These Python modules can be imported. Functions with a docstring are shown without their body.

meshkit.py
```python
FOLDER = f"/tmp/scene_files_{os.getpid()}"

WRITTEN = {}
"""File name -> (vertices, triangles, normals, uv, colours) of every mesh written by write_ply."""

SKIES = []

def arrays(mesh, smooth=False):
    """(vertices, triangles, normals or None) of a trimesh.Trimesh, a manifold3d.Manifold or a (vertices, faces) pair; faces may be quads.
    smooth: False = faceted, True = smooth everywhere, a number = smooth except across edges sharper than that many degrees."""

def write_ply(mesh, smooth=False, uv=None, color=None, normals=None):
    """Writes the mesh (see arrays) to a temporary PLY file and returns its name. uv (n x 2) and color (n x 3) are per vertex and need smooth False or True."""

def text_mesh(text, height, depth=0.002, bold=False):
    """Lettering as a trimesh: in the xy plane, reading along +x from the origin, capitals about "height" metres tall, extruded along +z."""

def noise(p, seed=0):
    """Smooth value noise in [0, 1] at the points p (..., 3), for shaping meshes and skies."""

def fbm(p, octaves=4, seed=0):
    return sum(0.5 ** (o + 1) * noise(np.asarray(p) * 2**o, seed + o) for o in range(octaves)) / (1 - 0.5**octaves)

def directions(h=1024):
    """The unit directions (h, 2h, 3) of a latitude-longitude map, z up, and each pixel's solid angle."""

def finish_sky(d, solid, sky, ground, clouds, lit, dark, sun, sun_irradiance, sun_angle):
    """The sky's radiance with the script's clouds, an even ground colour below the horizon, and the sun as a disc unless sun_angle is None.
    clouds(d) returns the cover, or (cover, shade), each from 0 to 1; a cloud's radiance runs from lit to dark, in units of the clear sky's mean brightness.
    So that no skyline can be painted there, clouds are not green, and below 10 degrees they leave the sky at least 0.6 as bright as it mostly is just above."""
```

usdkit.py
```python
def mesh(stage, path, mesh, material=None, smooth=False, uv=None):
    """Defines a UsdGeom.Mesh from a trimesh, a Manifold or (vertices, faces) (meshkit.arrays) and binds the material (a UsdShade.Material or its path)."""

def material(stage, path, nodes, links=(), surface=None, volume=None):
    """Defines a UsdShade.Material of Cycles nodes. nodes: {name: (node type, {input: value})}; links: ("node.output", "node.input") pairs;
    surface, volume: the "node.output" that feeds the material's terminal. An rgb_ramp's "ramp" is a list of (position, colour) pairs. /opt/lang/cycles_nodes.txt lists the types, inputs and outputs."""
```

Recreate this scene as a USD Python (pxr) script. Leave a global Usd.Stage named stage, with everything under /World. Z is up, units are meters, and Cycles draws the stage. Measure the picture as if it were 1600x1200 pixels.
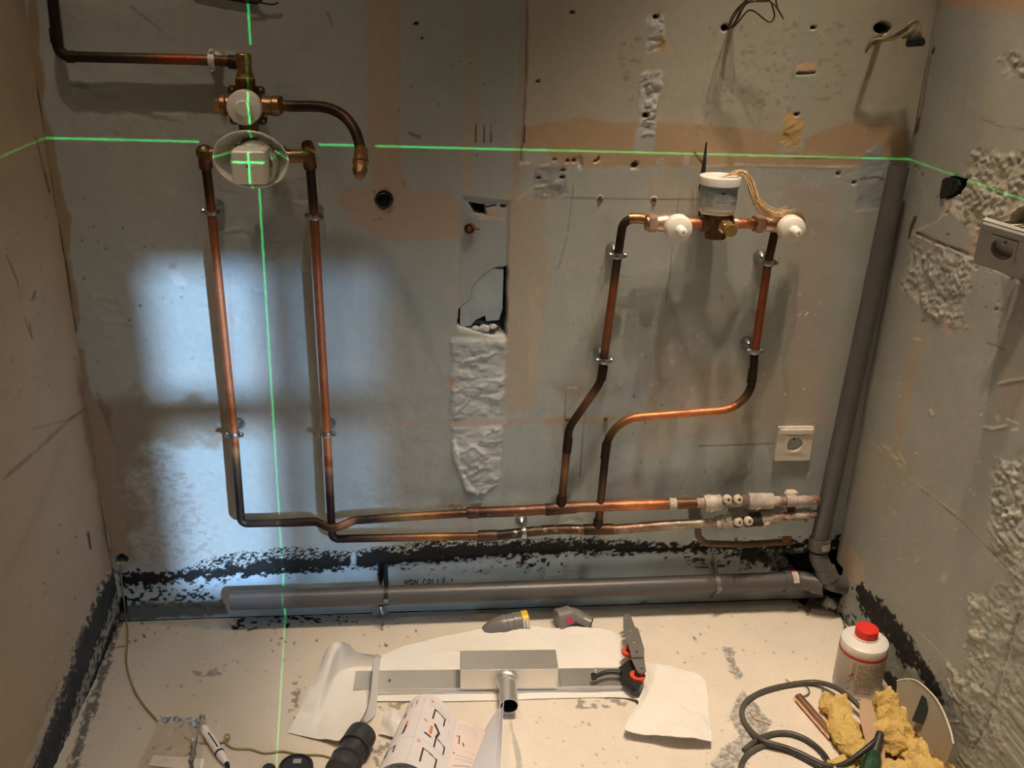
import math, random
import numpy as np, trimesh, usdkit, meshkit
from shapely.geometry import Polygon
from pxr import Usd, UsdGeom, UsdLux, UsdShade, Gf, Sdf, Vt

random.seed(7)
RNG = np.random.default_rng(7)
stage = Usd.Stage.CreateInMemory()
UsdGeom.SetStageUpAxis(stage, UsdGeom.Tokens.z)
UsdGeom.SetStageMetersPerUnit(stage, 1.0)
stage.DefinePrim('/World', 'Xform')
stage.DefinePrim('/World/Looks', 'Scope')

# ------------------------------------------------------------------ camera
W = 1.7193                                   # width of the shower recess
CAM = np.array([0.700, -1.9494, 1.3993]); YAW, PITCH, ROLL, FPX = 0.1045, -0.3914, 0.0298, 1511.69
_f = np.array([math.sin(YAW) * math.cos(PITCH), math.cos(YAW) * math.cos(PITCH), math.sin(PITCH)])
_r0 = np.array([math.cos(YAW), -math.sin(YAW), 0.0]); _u0 = np.cross(_r0, _f)
_r = _r0 * math.cos(ROLL) + _u0 * math.sin(ROLL); _u = -_r0 * math.sin(ROLL) + _u0 * math.cos(ROLL)
cam = UsdGeom.Camera.Define(stage, '/World/Camera')
cam.AddTransformOp().Set(Gf.Matrix4d(*_r, 0, *_u, 0, *(-_f), 0, *CAM, 1))
cam.CreateHorizontalApertureAttr(36.0); cam.CreateVerticalApertureAttr(27.0)
cam.CreateFocalLengthAttr(36.0 * FPX / 1600)
cam.CreateClippingRangeAttr((0.02, 100.0))
cam.CreateExposureAttr(EXPOSURE := -0.12)

# ------------------------------------------------------------------ light
WARM = (1.0, 0.80, 0.585)
def light_attrs(l, power, color):
    l.CreateIntensityAttr(power); l.CreateColorAttr(Gf.Vec3f(*color)); l.CreateNormalizeAttr(True)
def aim(x, pos, at):
    pos, at = np.array(pos, float), np.array(at, float)
    z = pos - at; z /= np.linalg.norm(z)
    a = np.cross([0, 0, 1.0] if abs(z[2]) < .99 else [0, 1.0, 0], z); a /= np.linalg.norm(a); b = np.cross(z, a)
    x.AddTransformOp().Set(Gf.Matrix4d(*a, 0, *b, 0, *z, 0, *pos, 1))
CEIL = 2.45
SPOTS = [((1.45, -0.36, CEIL + .02), 28.0, 27.0), ((1.24, -0.46, CEIL + .02), 28.0, 27.5), ((1.04, -0.58, CEIL + .02), 28.0, 27.5), ((0.22, -0.52, CEIL + .02), 14.0, 36.0), ((0.95, -1.5, CEIL + .02), 10.0, 55.0)]  # ceiling spots out of view, placed from shadows; the last is added fill
for i, (pos, pw, cone) in enumerate(SPOTS):
    l = UsdLux.SphereLight.Define(stage, '/World/Light_spot_%d' % i)
    l.CreateRadiusAttr(0.026); light_attrs(l, pw, WARM); aim(l, pos, (pos[0], pos[1], 0))
    sh = UsdLux.ShapingAPI.Apply(l.GetPrim()); sh.CreateShapingConeAngleAttr(cone); sh.CreateShapingConeSoftnessAttr(1.0)
# daylight: the white balance is set for the lamps, so the sun and the sky come out blue
sun = UsdLux.DistantLight.Define(stage, '/World/Light_sun')
sun.CreateAngleAttr(1.5); sun.CreateIntensityAttr(3600); sun.CreateColorAttr(Gf.Vec3f(0.44, 0.68, 1.0))
aim(sun, np.array([0.5, -1.0, 0.27]) * 5, (0, 0, 0))
sky = UsdLux.RectLight.Define(stage, '/World/Light_sky')
sky.CreateWidthAttr(1.5); sky.CreateHeightAttr(0.8); light_attrs(sky, 75.0, (0.40, 0.67, 1.0))
aim(sky, (3.7, -7.0, 2.9), (.4, 0, .4))

# ------------------------------------------------------------------ pixel -> point on a real plane
def _ray(px, py): return (px - 800) * _r - (py - 600) * _u + FPX * _f
def P(px, py, off=0.0):                      # on the plane parallel to the back wall, off metres in front of it
    d = _ray(px, py); return CAM + d * ((-off - CAM[1]) / d[1])
def F(px, py, h=0.0):                        # on the horizontal plane h metres above the floor
    d = _ray(px, py); return CAM + d * ((h - CAM[2]) / d[2])
def R(px, py, off=0.0):                      # on the plane parallel to the right wall
    d = _ray(px, py); return CAM + d * ((W - off - CAM[0]) / d[0])
def Lw(px, py, off=0.0):
    d = _ray(px, py); return CAM + d * ((off - CAM[0]) / d[0])
def proj(v):
    d = np.asarray(v, float) - CAM; z = np.maximum(d @ _f, 1e-3)
    return 800 + FPX * (d @ _r) / z, 600 - FPX * (d @ _u) / z

# ------------------------------------------------------------------ scene helpers
taken = {}
def free(parent, name):
    n = taken.get((parent, name), 0); taken[(parent, name)] = n + 1
    return f'{parent}/{name}' if n == 0 else f'{parent}/{name}_{n:03d}'
def keys(prim, label=None, cat=None, group=None, kind=None):
    for k, v in (('label', label), ('category', cat), ('group', group), ('kind', kind)):
        if v: prim.SetCustomDataByKey(k, v)
class Thing:
    def __init__(s, name, label, cat, loc=(0, 0, 0), group=None, rot=None):
        s.loc = np.array(loc, float); s.path = free('/World', name)
        x = UsdGeom.Xform.Define(stage, s.path); s.op = x.AddTranslateOp(); s.op.Set(Gf.Vec3d(*map(float, loc)))
        s.prim = x.GetPrim(); keys(s.prim, label, cat, group)
def write(path, mesh, mat, smooth, col, loc):
    if col is not None:
        v, f, n = meshkit.arrays(mesh, True)
        m = usdkit.mesh(stage, path, (v - loc, f), MAT[mat], smooth=smooth if smooth in (True, False) else True)
        col = np.broadcast_to(np.asarray(col, float), (len(v), 3))
        UsdGeom.PrimvarsAPI(m).CreatePrimvar('col', Sdf.ValueTypeNames.Color3fArray, 'vertex').Set(Vt.Vec3fArray.FromNumpy(np.ascontiguousarray(col, np.float32)))
    else:
        v, f, n = meshkit.arrays(mesh, False)
        m = usdkit.mesh(stage, path, (v - loc, f), MAT[mat], smooth=smooth)
    m.CreateDoubleSidedAttr(True)
    return m.GetPrim()
class Sub:
    def __init__(s, path, loc): s.path, s.loc = path, loc
def part(parent, name, mesh, mat, smooth=35, col=None, label=None, kind=None):
    if isinstance(mesh, tuple) and len(mesh) == 3: mesh, col = (mesh[0], mesh[1]), mesh[2]
    p = free(parent.path, name); pr = write(p, mesh, mat, smooth, col, parent.loc); keys(pr, label, None, None, kind)
    return Sub(p, parent.loc)
def single(name, mesh, mat, label=None, cat=None, group=None, kind=None, smooth=35, col=None):
    if isinstance(mesh, tuple) and len(mesh) == 3: mesh, col = (mesh[0], mesh[1]), mesh[2]
    p = free('/World', name); pr = write(p, mesh, mat, smooth, col, np.zeros(3)); keys(pr, label, cat, group, kind)
    return Sub(p, np.zeros(3))
def copy(src, pos, rotz=0.0, label=None, roll=0.0):
    was = src.prim.GetCustomData(); name = src.path.rsplit('/', 1)[1]
    p = free('/World', name); x = UsdGeom.Xform.Define(stage, p); place(x, pos, rotz, roll)
    pr = x.GetPrim(); pr.GetReferences().AddInternalReference(src.path); pr.SetInstanceable(True)
    keys(pr, label or was['label'], was['category'], was.get('group')); return pr
def place(x, pos, rotz=0, roll=0):
    x.ClearXformOpOrder(); x.AddTranslateOp(opSuffix='at').Set(Gf.Vec3d(*map(float, pos))); x.AddRotateYOp(opSuffix='tilt').Set(float(roll)); x.AddRotateZOp(opSuffix='turn').Set(float(rotz))

# ------------------------------------------------------------------ shapes
def cat(*ms):
    ms = [m for x in ms for m in (x if isinstance(x, list) else [x])]
    vs, fs, cs, n = [], [], [], 0
    for m in ms:
        if not isinstance(m, tuple): m = (np.array(m.vertices), np.array(m.faces))
        f = np.asarray(m[1])
        if f.shape[1] == 4: f = np.vstack([f[:, [0, 1, 2]], f[:, [0, 2, 3]]])
        vs.append(m[0]); fs.append(f + n); n += len(m[0])
        if len(m) == 3: cs.append(np.broadcast_to(m[2], (len(m[0]), 3)))
    return (np.vstack(vs), np.vstack(fs), np.vstack(cs)) if len(cs) == len(ms) else (np.vstack(vs), np.vstack(fs))
def unit(v): v = np.asarray(v, float); return v / (np.linalg.norm(v) + 1e-12)
def fillet(pts, rad, n=8):
    pts = [np.asarray(p, float) for p in pts]; out = [pts[0]]
    for i in range(1, len(pts) - 1):
        a, b, c = pts[i - 1], pts[i], pts[i + 1]; r = rad[i - 1] if np.ndim(rad) else rad
        u, w = unit(a - b), unit(c - b); cosang = float(np.clip(u @ w, -1, 1)); half = math.acos(cosang) / 2
        if half > 1.54 or r <= 0: out.append(b); continue
        t = min(r / math.tan(half), .49 * np.linalg.norm(a - b), .49 * np.linalg.norm(c - b)); rr = t * math.tan(half)
        ce = b + unit(u + w) * (rr / math.sin(half)); e1 = b + u * t - ce; e2 = b + w * t - ce
        om = math.acos(float(np.clip(unit(e1) @ unit(e2), -1, 1)))
        for k in range(n + 1):
            s = k / n; out.append(ce + (math.sin((1 - s) * om) * e1 + math.sin(s * om) * e2) / max(math.sin(om), 1e-6))
    out.append(pts[-1]); return np.array(out)
def spline(pts, n=60):
    from scipy.interpolate import CubicSpline
    pts = np.asarray(pts, float); t = np.concatenate([[0], np.cumsum(np.linalg.norm(np.diff(pts, axis=0), axis=1) ** .6)])
    return CubicSpline(t, pts)(np.linspace(0, t[-1], n))
def resample(path, step):
    path = np.asarray(path); s = np.concatenate([[0], np.cumsum(np.linalg.norm(np.diff(path, axis=0), axis=1))])
    k = max(2, int(s[-1] / step) + 1); q = np.unique(np.concatenate([np.linspace(0, s[-1], k), s]))
    return np.stack([np.interp(q, s, path[:, i]) for i in range(3)], 1), q
def sweep(path, r, n=16, caps=True, color=None, step=None, rough=0.0, seed=0):
    """A round tube; color: constant, or function of (arc length 0..1, vertices)."""
    path = np.asarray(path, float)
    if step: path, s = resample(path, step)
    else: s = np.concatenate([[0], np.cumsum(np.linalg.norm(np.diff(path, axis=0), axis=1))])
    m = len(path); t = np.gradient(path, axis=0); t /= np.linalg.norm(t, axis=1, keepdims=True) + 1e-12
    u = np.cross(t[0], [0, 0, 1.0] if abs(t[0][2]) < .9 else [1.0, 0, 0]); u = unit(u); us = []
    for i in range(m):
        u = unit(u - t[i] * (u @ t[i])); us.append(u)
    us = np.array(us); ws = np.cross(t, us); a = np.arange(n) * 2 * np.pi / n
    rr = np.broadcast_to(r if not callable(r) else r(s / s[-1]), (m,))
    off = np.cos(a)[None, :, None] * us[:, None] + np.sin(a)[None, :, None] * ws[:, None]
    v = path[:, None] + off * rr[:, None, None]
    if rough: v = v + off * (rough * (meshkit.fbm(v * 90 + seed, 3) - .45))[..., None] * 2
    i, j = np.meshgrid(np.arange(m - 1), np.arange(n), indexing='ij')
    q = np.stack([i * n + j, (i + 1) * n + j, (i + 1) * n + (j + 1) % n, i * n + (j + 1) % n], -1).reshape(-1, 4)
    v = v.reshape(-1, 3); f = np.vstack([q[:, [0, 2, 1]], q[:, [0, 3, 2]]]); sv = np.repeat(s / s[-1], n)
    if caps:
        e0, e1 = v[:n], v[-n:]; b = len(v)
        v = np.vstack([v, e0, path[:1], e1, path[-1:]]); sv = np.concatenate([sv, np.zeros(n + 1), np.ones(n + 1)])
        k = np.arange(n); kk = (k + 1) % n
        f = np.vstack([f, np.stack([b + k, b + n + 0 * k, b + kk], 1)[:, ::-1], np.stack([b + n + 1 + k, b + 2 * n + 1 + 0 * k, b + n + 1 + kk], 1)])
    if color is None: return v, f
    c = color(sv, v) if callable(color) else np.broadcast_to(color, (len(v), 3))
    return v, f, np.array(c)
def frame(axis):
    z = unit(axis); x = np.cross([0, 0, 1.0] if abs(z[2]) < .9 else [1.0, 0, 0], z); x = unit(x); return x, np.cross(z, x), z
def lathe(prof, origin, axis=(0, 0, 1), n=32, closed=False):
    """prof: (radius, height) along the axis; radius 0 closes the end."""
    x, y, z = frame(axis); a = np.arange(n) * 2 * np.pi / n; ring = np.cos(a)[:, None] * x + np.sin(a)[:, None] * y
    prof = np.asarray(prof, float); m = len(prof)
    v = np.asarray(origin, float) + prof[:, 0][:, None, None] * ring[None] + prof[:, 1][:, None, None] * z
    v = v.reshape(-1, 3); mm = m if closed else m - 1
    i, j = np.meshgrid(np.arange(mm), np.arange(n), indexing='ij'); i2 = (i + 1) % m
    q = np.stack([i * n + j, i * n + (j + 1) % n, i2 * n + (j + 1) % n, i2 * n + j], -1).reshape(-1, 4)
    t = trimesh.Trimesh(v, np.vstack([q[:, [0, 1, 2]], q[:, [0, 2, 3]]]), process=True); t.update_faces(t.nondegenerate_faces()); t.fix_normals()
    return np.array(t.vertices), np.array(t.faces)
def hull(pts):
    t = trimesh.Trimesh(np.asarray(pts, float)).convex_hull if False else trimesh.convex.convex_hull(np.asarray(pts, float))
    return np.array(t.vertices), np.array(t.faces)
def rbox(c, size, b=.002, ax=None):
    """Chamfered box, centre c, size along the axes ax (rows)."""
    h = np.asarray(size, float) / 2; b = min(b, h.min() * .9); pts = []
    for sx in (-1, 1):
        for sy in (-1, 1):
            for sz in (-1, 1):
                s = np.array([sx, sy, sz])
                for k in range(3):
                    q = (h - b) * s; q[k] = h[k] * s[k]; pts.append(q)
    A = np.eye(3) if ax is None else np.asarray(ax, float)
    return hull(np.asarray(c, float) + np.array(pts) @ A)
def hexnut(c, r, length, axis, b=.0015):
    x, y, z = frame(axis); pts = []
    for k in range(6):
        a = k * math.pi / 3 + .3
        for s in (-1, 1):
            pts.append(np.asarray(c) + (x * math.cos(a) + y * math.sin(a)) * (r - b) + z * s * length / 2)
            pts.append(np.asarray(c) + (x * math.cos(a) + y * math.sin(a)) * r + z * s * (length / 2 - b))
    return hull(pts)
def prism(poly, t, o, ux, uy):
    m = trimesh.creation.extrude_polygon(poly if isinstance(poly, Polygon) else Polygon(poly), t, engine='earcut')
    v = np.array(m.vertices); ux, uy = np.asarray(ux, float), np.asarray(uy, float)
    return np.asarray(o, float) + v[:, :1] * ux + v[:, 1:2] * uy + v[:, 2:] * np.cross(ux, uy), np.array(m.faces)
def gridf(m, n):
    i, j = np.meshgrid(np.arange(m - 1), np.arange(n - 1), indexing='ij')
    q = np.stack([i * n + j, i * n + j + 1, (i + 1) * n + j + 1, (i + 1) * n + j], -1).reshape(-1, 4)
    return np.vstack([q[:, [0, 1, 2]], q[:, [0, 2, 3]]])
def slab(G, t, col=None):
    """A sheet of thickness t from a grid of points (m, n, 3)."""
    m, n = G.shape[:2]; N = np.cross(np.gradient(G, axis=0), np.gradient(G, axis=1)); N /= np.linalg.norm(N, axis=2, keepdims=True) + 1e-12
    top, bot = (G + N * t / 2).reshape(-1, 3), (G - N * t / 2).reshape(-1, 3); f = gridf(m, n); k = m * n
    edge = np.concatenate([np.arange(n), np.arange(1, m) * n + n - 1, (m - 1) * n + np.arange(n - 2, -1, -1), np.arange(m - 2, 0, -1) * n])
    e2 = np.roll(edge, -1); side = np.vstack([np.stack([edge, e2, e2 + k], 1), np.stack([edge, e2 + k, edge + k], 1)])
    v, fa = np.vstack([top, bot]), np.vstack([f, f[:, ::-1] + k, side])
    return (v, fa) if col is None else (v, fa, np.vstack([col.reshape(-1, 3)] * 2))
def blob(c, radii, seed, amp=.35, sub=4, freq=3.0, flat=None):
    t = trimesh.creation.icosphere(sub); v = np.array(t.vertices)
    d = 1 + amp * (meshkit.fbm(v * freq + seed * 7.3, 4, seed) - .5) * 2
    v = v * d[:, None] * np.asarray(radii)
    if flat is not None: v[:, 2] = np.maximum(v[:, 2], flat)
    return v + np.asarray(c), np.array(t.faces)
def stops(pairs, noise=.12, scale=60, spots=0.0):
    """Colour along a tube: (position, colour) pairs, with mottling."""
    xs = np.array([p[0] for p in pairs]); cs = np.array([p[1] for p in pairs], float)
    def fn(s, v):
        k = np.clip(s + .035 * (meshkit.fbm(v * 40, 2) - .5), 0, 1)
        c = np.stack([np.interp(k, xs, cs[:, i]) for i in range(3)], 1)
        nz = meshkit.fbm(v * scale, 3, 5)
        c = c * (1 + noise * 4 * (nz - .5))[:, None]
        if spots:
            w = np.clip((meshkit.fbm(v * 130, 3, 9) - (1 - spots)) * 8, 0, 1)[:, None]; c = c * (1 - w) + np.array([.62, .56, .47]) * w
        return np.clip(c, .004, 1)
    return fn

# ------------------------------------------------------------------ materials
MAT = {}
def mat(name, nodes, links, surface='p.BSDF'):
    MAT[name] = usdkit.material(stage, '/World/Looks/' + name, nodes, links, surface=surface); return MAT[name]
def plain(name, color, rough=.5, metal=0.0, bump=0.0, bscale=200, var=0.0, vscale=30, **kw):
    nodes = {'g': ('geometry', {}), 'p': ('principled_bsdf', dict(base_color=color, roughness=rough, metallic=metal, **kw))}; links = []
    if var:
        nodes['vn'] = ('noise_texture', {'scale': vscale, 'detail': 4.0}); c = np.array(color)
        nodes['vr'] = ('rgb_ramp', {'ramp': [(.3, tuple(c * (1 - var))), (.7, tuple(np.minimum(c * (1 + var), .95)))]})
        links += [('g.position', 'vn.vector'), ('vn.fac', 'vr.fac'), ('vr.color', 'p.base_color')]
    if bump:
        nodes['bn'] = ('noise_texture', {'scale': bscale, 'detail': 4.0}); nodes['b'] = ('bump', {'distance': bump, 'strength': 1.0})
        links += [('g.position', 'bn.vector'), ('bn.fac', 'b.height'), ('b.normal', 'p.normal')]
    return mat(name, nodes, links)
def vcol(name, rough=.8, metal=0.0, bump=.0006, bscale=260, var=.10, vscale=90, **kw):
    """Colour from the mesh's own primvar with fine mottling and relief on top."""
    return mat(name, {'g': ('geometry', {}), 'a': ('attribute', {'attribute': 'col'}), 'p': ('principled_bsdf', dict(roughness=rough, metallic=metal, **kw)),
        'n': ('noise_texture', {'scale': vscale, 'detail': 5.0, 'roughness': .6}), 'r': ('rgb_ramp', {'ramp': [(.25, (1 - var,) * 3), (.75, (1.0,) * 3)]}),
        'm': ('mix', {'mix_type': 'multiply', 'fac': 1.0}), 'bn': ('noise_texture', {'scale': bscale, 'detail': 4.0}), 'b': ('bump', {'distance': bump, 'strength': 1.0})},
        [('g.position', 'n.vector'), ('n.fac', 'r.fac'), ('a.color', 'm.color1'), ('r.color', 'm.color2'), ('m.color', 'p.base_color'),
         ('g.position', 'bn.vector'), ('bn.fac', 'b.height'), ('b.normal', 'p.normal')])
vcol('plaster', .88, bump=.0005, bscale=150, var=.10, vscale=60)
vcol('concrete', .85, bump=.0004, bscale=320, var=.10, vscale=140)
vcol('copper', .50, metal=.70, bump=.0002, bscale=400, var=.25, vscale=160)
vcol('flaky_paint', .75, bump=.001, bscale=300, var=.3)
vcol('print', .6, bump=.0, var=.04)
vcol('insulation', .95, bump=.003, bscale=260, var=.22, vscale=120)
vcol('plastic_print', .4, bump=.0, var=.04)
plain('ceiling_paint', (.55, .52, .46), .9)
plain('brass', (.33, .18, .085), .42, .9, bump=.0002, var=.3, vscale=60)
plain('dark_brass', (.17, .09, .045), .45, .85, bump=.0003, var=.4, vscale=80)
plain('yellow_brass', (.62, .42, .14), .35, .9)
plain('bright_brass', (.70, .47, .33), .38, .85, var=.15, vscale=60)
plain('bright_copper', (.95, .56, .38), .30, 1.0)
plain('bright_zinc', (.78, .79, .80), .24, 1.0)
plain('zinc', (.42, .43, .43), .34, 1.0, bump=.0002, var=.15)
plain('stainless', (.78, .76, .73), .46, .92, var=.06, vscale=8, anisotropic=.4)
plain('inside_shade', (.012, .011, .010), .7)  # near-black colour for the shade inside pipe mouths and pin holes
plain('black_plastic', (.022, .023, .022), .4)
plain('black_matt', (.010, .010, .010), .8)
plain('black_rubber', (.035, .036, .034), .5, bump=.0003, var=.4, vscale=60)
plain('pvc_grey', (.105, .100, .098), .38, bump=.0001, var=.06)
plain('pvc_light', (.20, .185, .175), .33)
plain('white_cap', (.80, .76, .70), .45, subsurface_weight=.15, subsurface_radius=(.6, .5, .4), subsurface_scale=.008)
plain('white_plastic', (.80, .78, .74), .4)
plain('cream_plastic', (.68, .62, .51), .45)
plain('socket_white', (.74, .68, .58), .4)
plain('socket_grey', (.34, .33, .31), .4)
plain('socket_well', (.20, .19, .16), .5)
plain('red_plastic', (.78, .085, .04), .4)
plain('red_cap', (.80, .03, .025), .5)
plain('fleece', (.84, .81, .77), .9, bump=.0006, bscale=500)
plain('paper', (.84, .80, .79), .8)
plain('card', (.50, .33, .22), .8)
plain('daylit_paper', (.72, .72, .80), .7)  # white paper tinted for the blue daylight on it
plain('hemp', (.70, .50, .26), .7, var=.3, vscale=120)
plain('yellow_wire', (.30, .24, .09), .5)
plain('twisted_wire', (.17, .145, .095), .6, var=.4, vscale=150)
plain('steel_grey', (.20, .19, .175), .5, .3)
plain('green_handle', (.012, .055, .030), .35, var=.4, vscale=60)
plain('rust', (.16, .065, .03), .8, bump=.001, var=.4, vscale=120)
plain('beige_wrap', (.42, .36, .29), .35)
plain('board_blue', (.36, .44, .48), .85, bump=.0006, var=.12)
plain('gypsum', (.56, .58, .57), .95, bump=.002, var=.1)
plain('twig', (.20, .16, .12), .8)
plain('ink', (.01, .01, .012), .6)
plain('label_pink', (.75, .03, .16), .5)
plain('label_white', (.75, .70, .66), .5)
plain('label_yellow', (.85, .58, .02), .5)
mat('lamp_glow', {'e': ('emission', {'color': WARM, 'strength': 6.0})}, [], 'e.emission')
mat('clear_cover', {'t': ('transparent_bsdf', {'color': (.93, .92, .90)}), 'd': ('principled_bsdf', {'base_color': (.85, .83, .79), 'roughness': .25}), 'w': ('layer_weight', {'blend': .35}),
    'r': ('map_range', {'from_min': 0.0, 'from_max': .9, 'to_min': .30, 'to_max': .95, 'clamp': True}), 'm': ('mix_closure', {})},
    [('w.facing', 'r.value'), ('r.result', 'm.fac'), ('t.BSDF', 'm.closure1'), ('d.BSDF', 'm.closure2')], 'm.closure')
mat('clear_film', {'t': ('transparent_bsdf', {'color': (.95, .94, .92)}), 'd': ('glossy_bsdf', {'color': (.9, .9, .9), 'roughness': .12}), 'w': ('fresnel', {'IOR': 1.18}), 'x': ('diffuse_bsdf', {'color': (.75, .70, .62)}),
    'm': ('mix_closure', {}), 'm2': ('mix_closure', {'fac': .12})},
    [('w.fac', 'm.fac'), ('t.BSDF', 'm.closure1'), ('d.BSDF', 'm.closure2'), ('m.closure', 'm2.closure1'), ('x.BSDF', 'm2.closure2')], 'm2.closure')
mat('window_glass', {'t': ('transparent_bsdf', {}), 'd': ('glossy_bsdf', {'roughness': .02}), 'w': ('fresnel', {'IOR': 1.45}), 'm': ('mix_closure', {})},
    [('w.fac', 'm.fac'), ('t.BSDF', 'm.closure1'), ('d.BSDF', 'm.closure2')], 'm.closure')
mat('frosted_glass', {'t': ('transparent_bsdf', {'color': (.9, .92, .92)}), 'd': ('translucent_bsdf', {'color': (.85, .88, .9)}), 'm': ('mix_closure', {'fac': .5})}, [('t.BSDF', 'm.closure1'), ('d.BSDF', 'm.closure2')], 'm.closure')
mat('shell_plastic', {'t': ('transparent_bsdf', {'color': (.86, .82, .74)}), 'd': ('principled_bsdf', {'base_color': (.46, .41, .34), 'roughness': .25}), 'm': ('mix_closure', {'fac': .62})}, [('t.BSDF', 'm.closure1'), ('d.BSDF', 'm.closure2')], 'm.closure')

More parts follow.
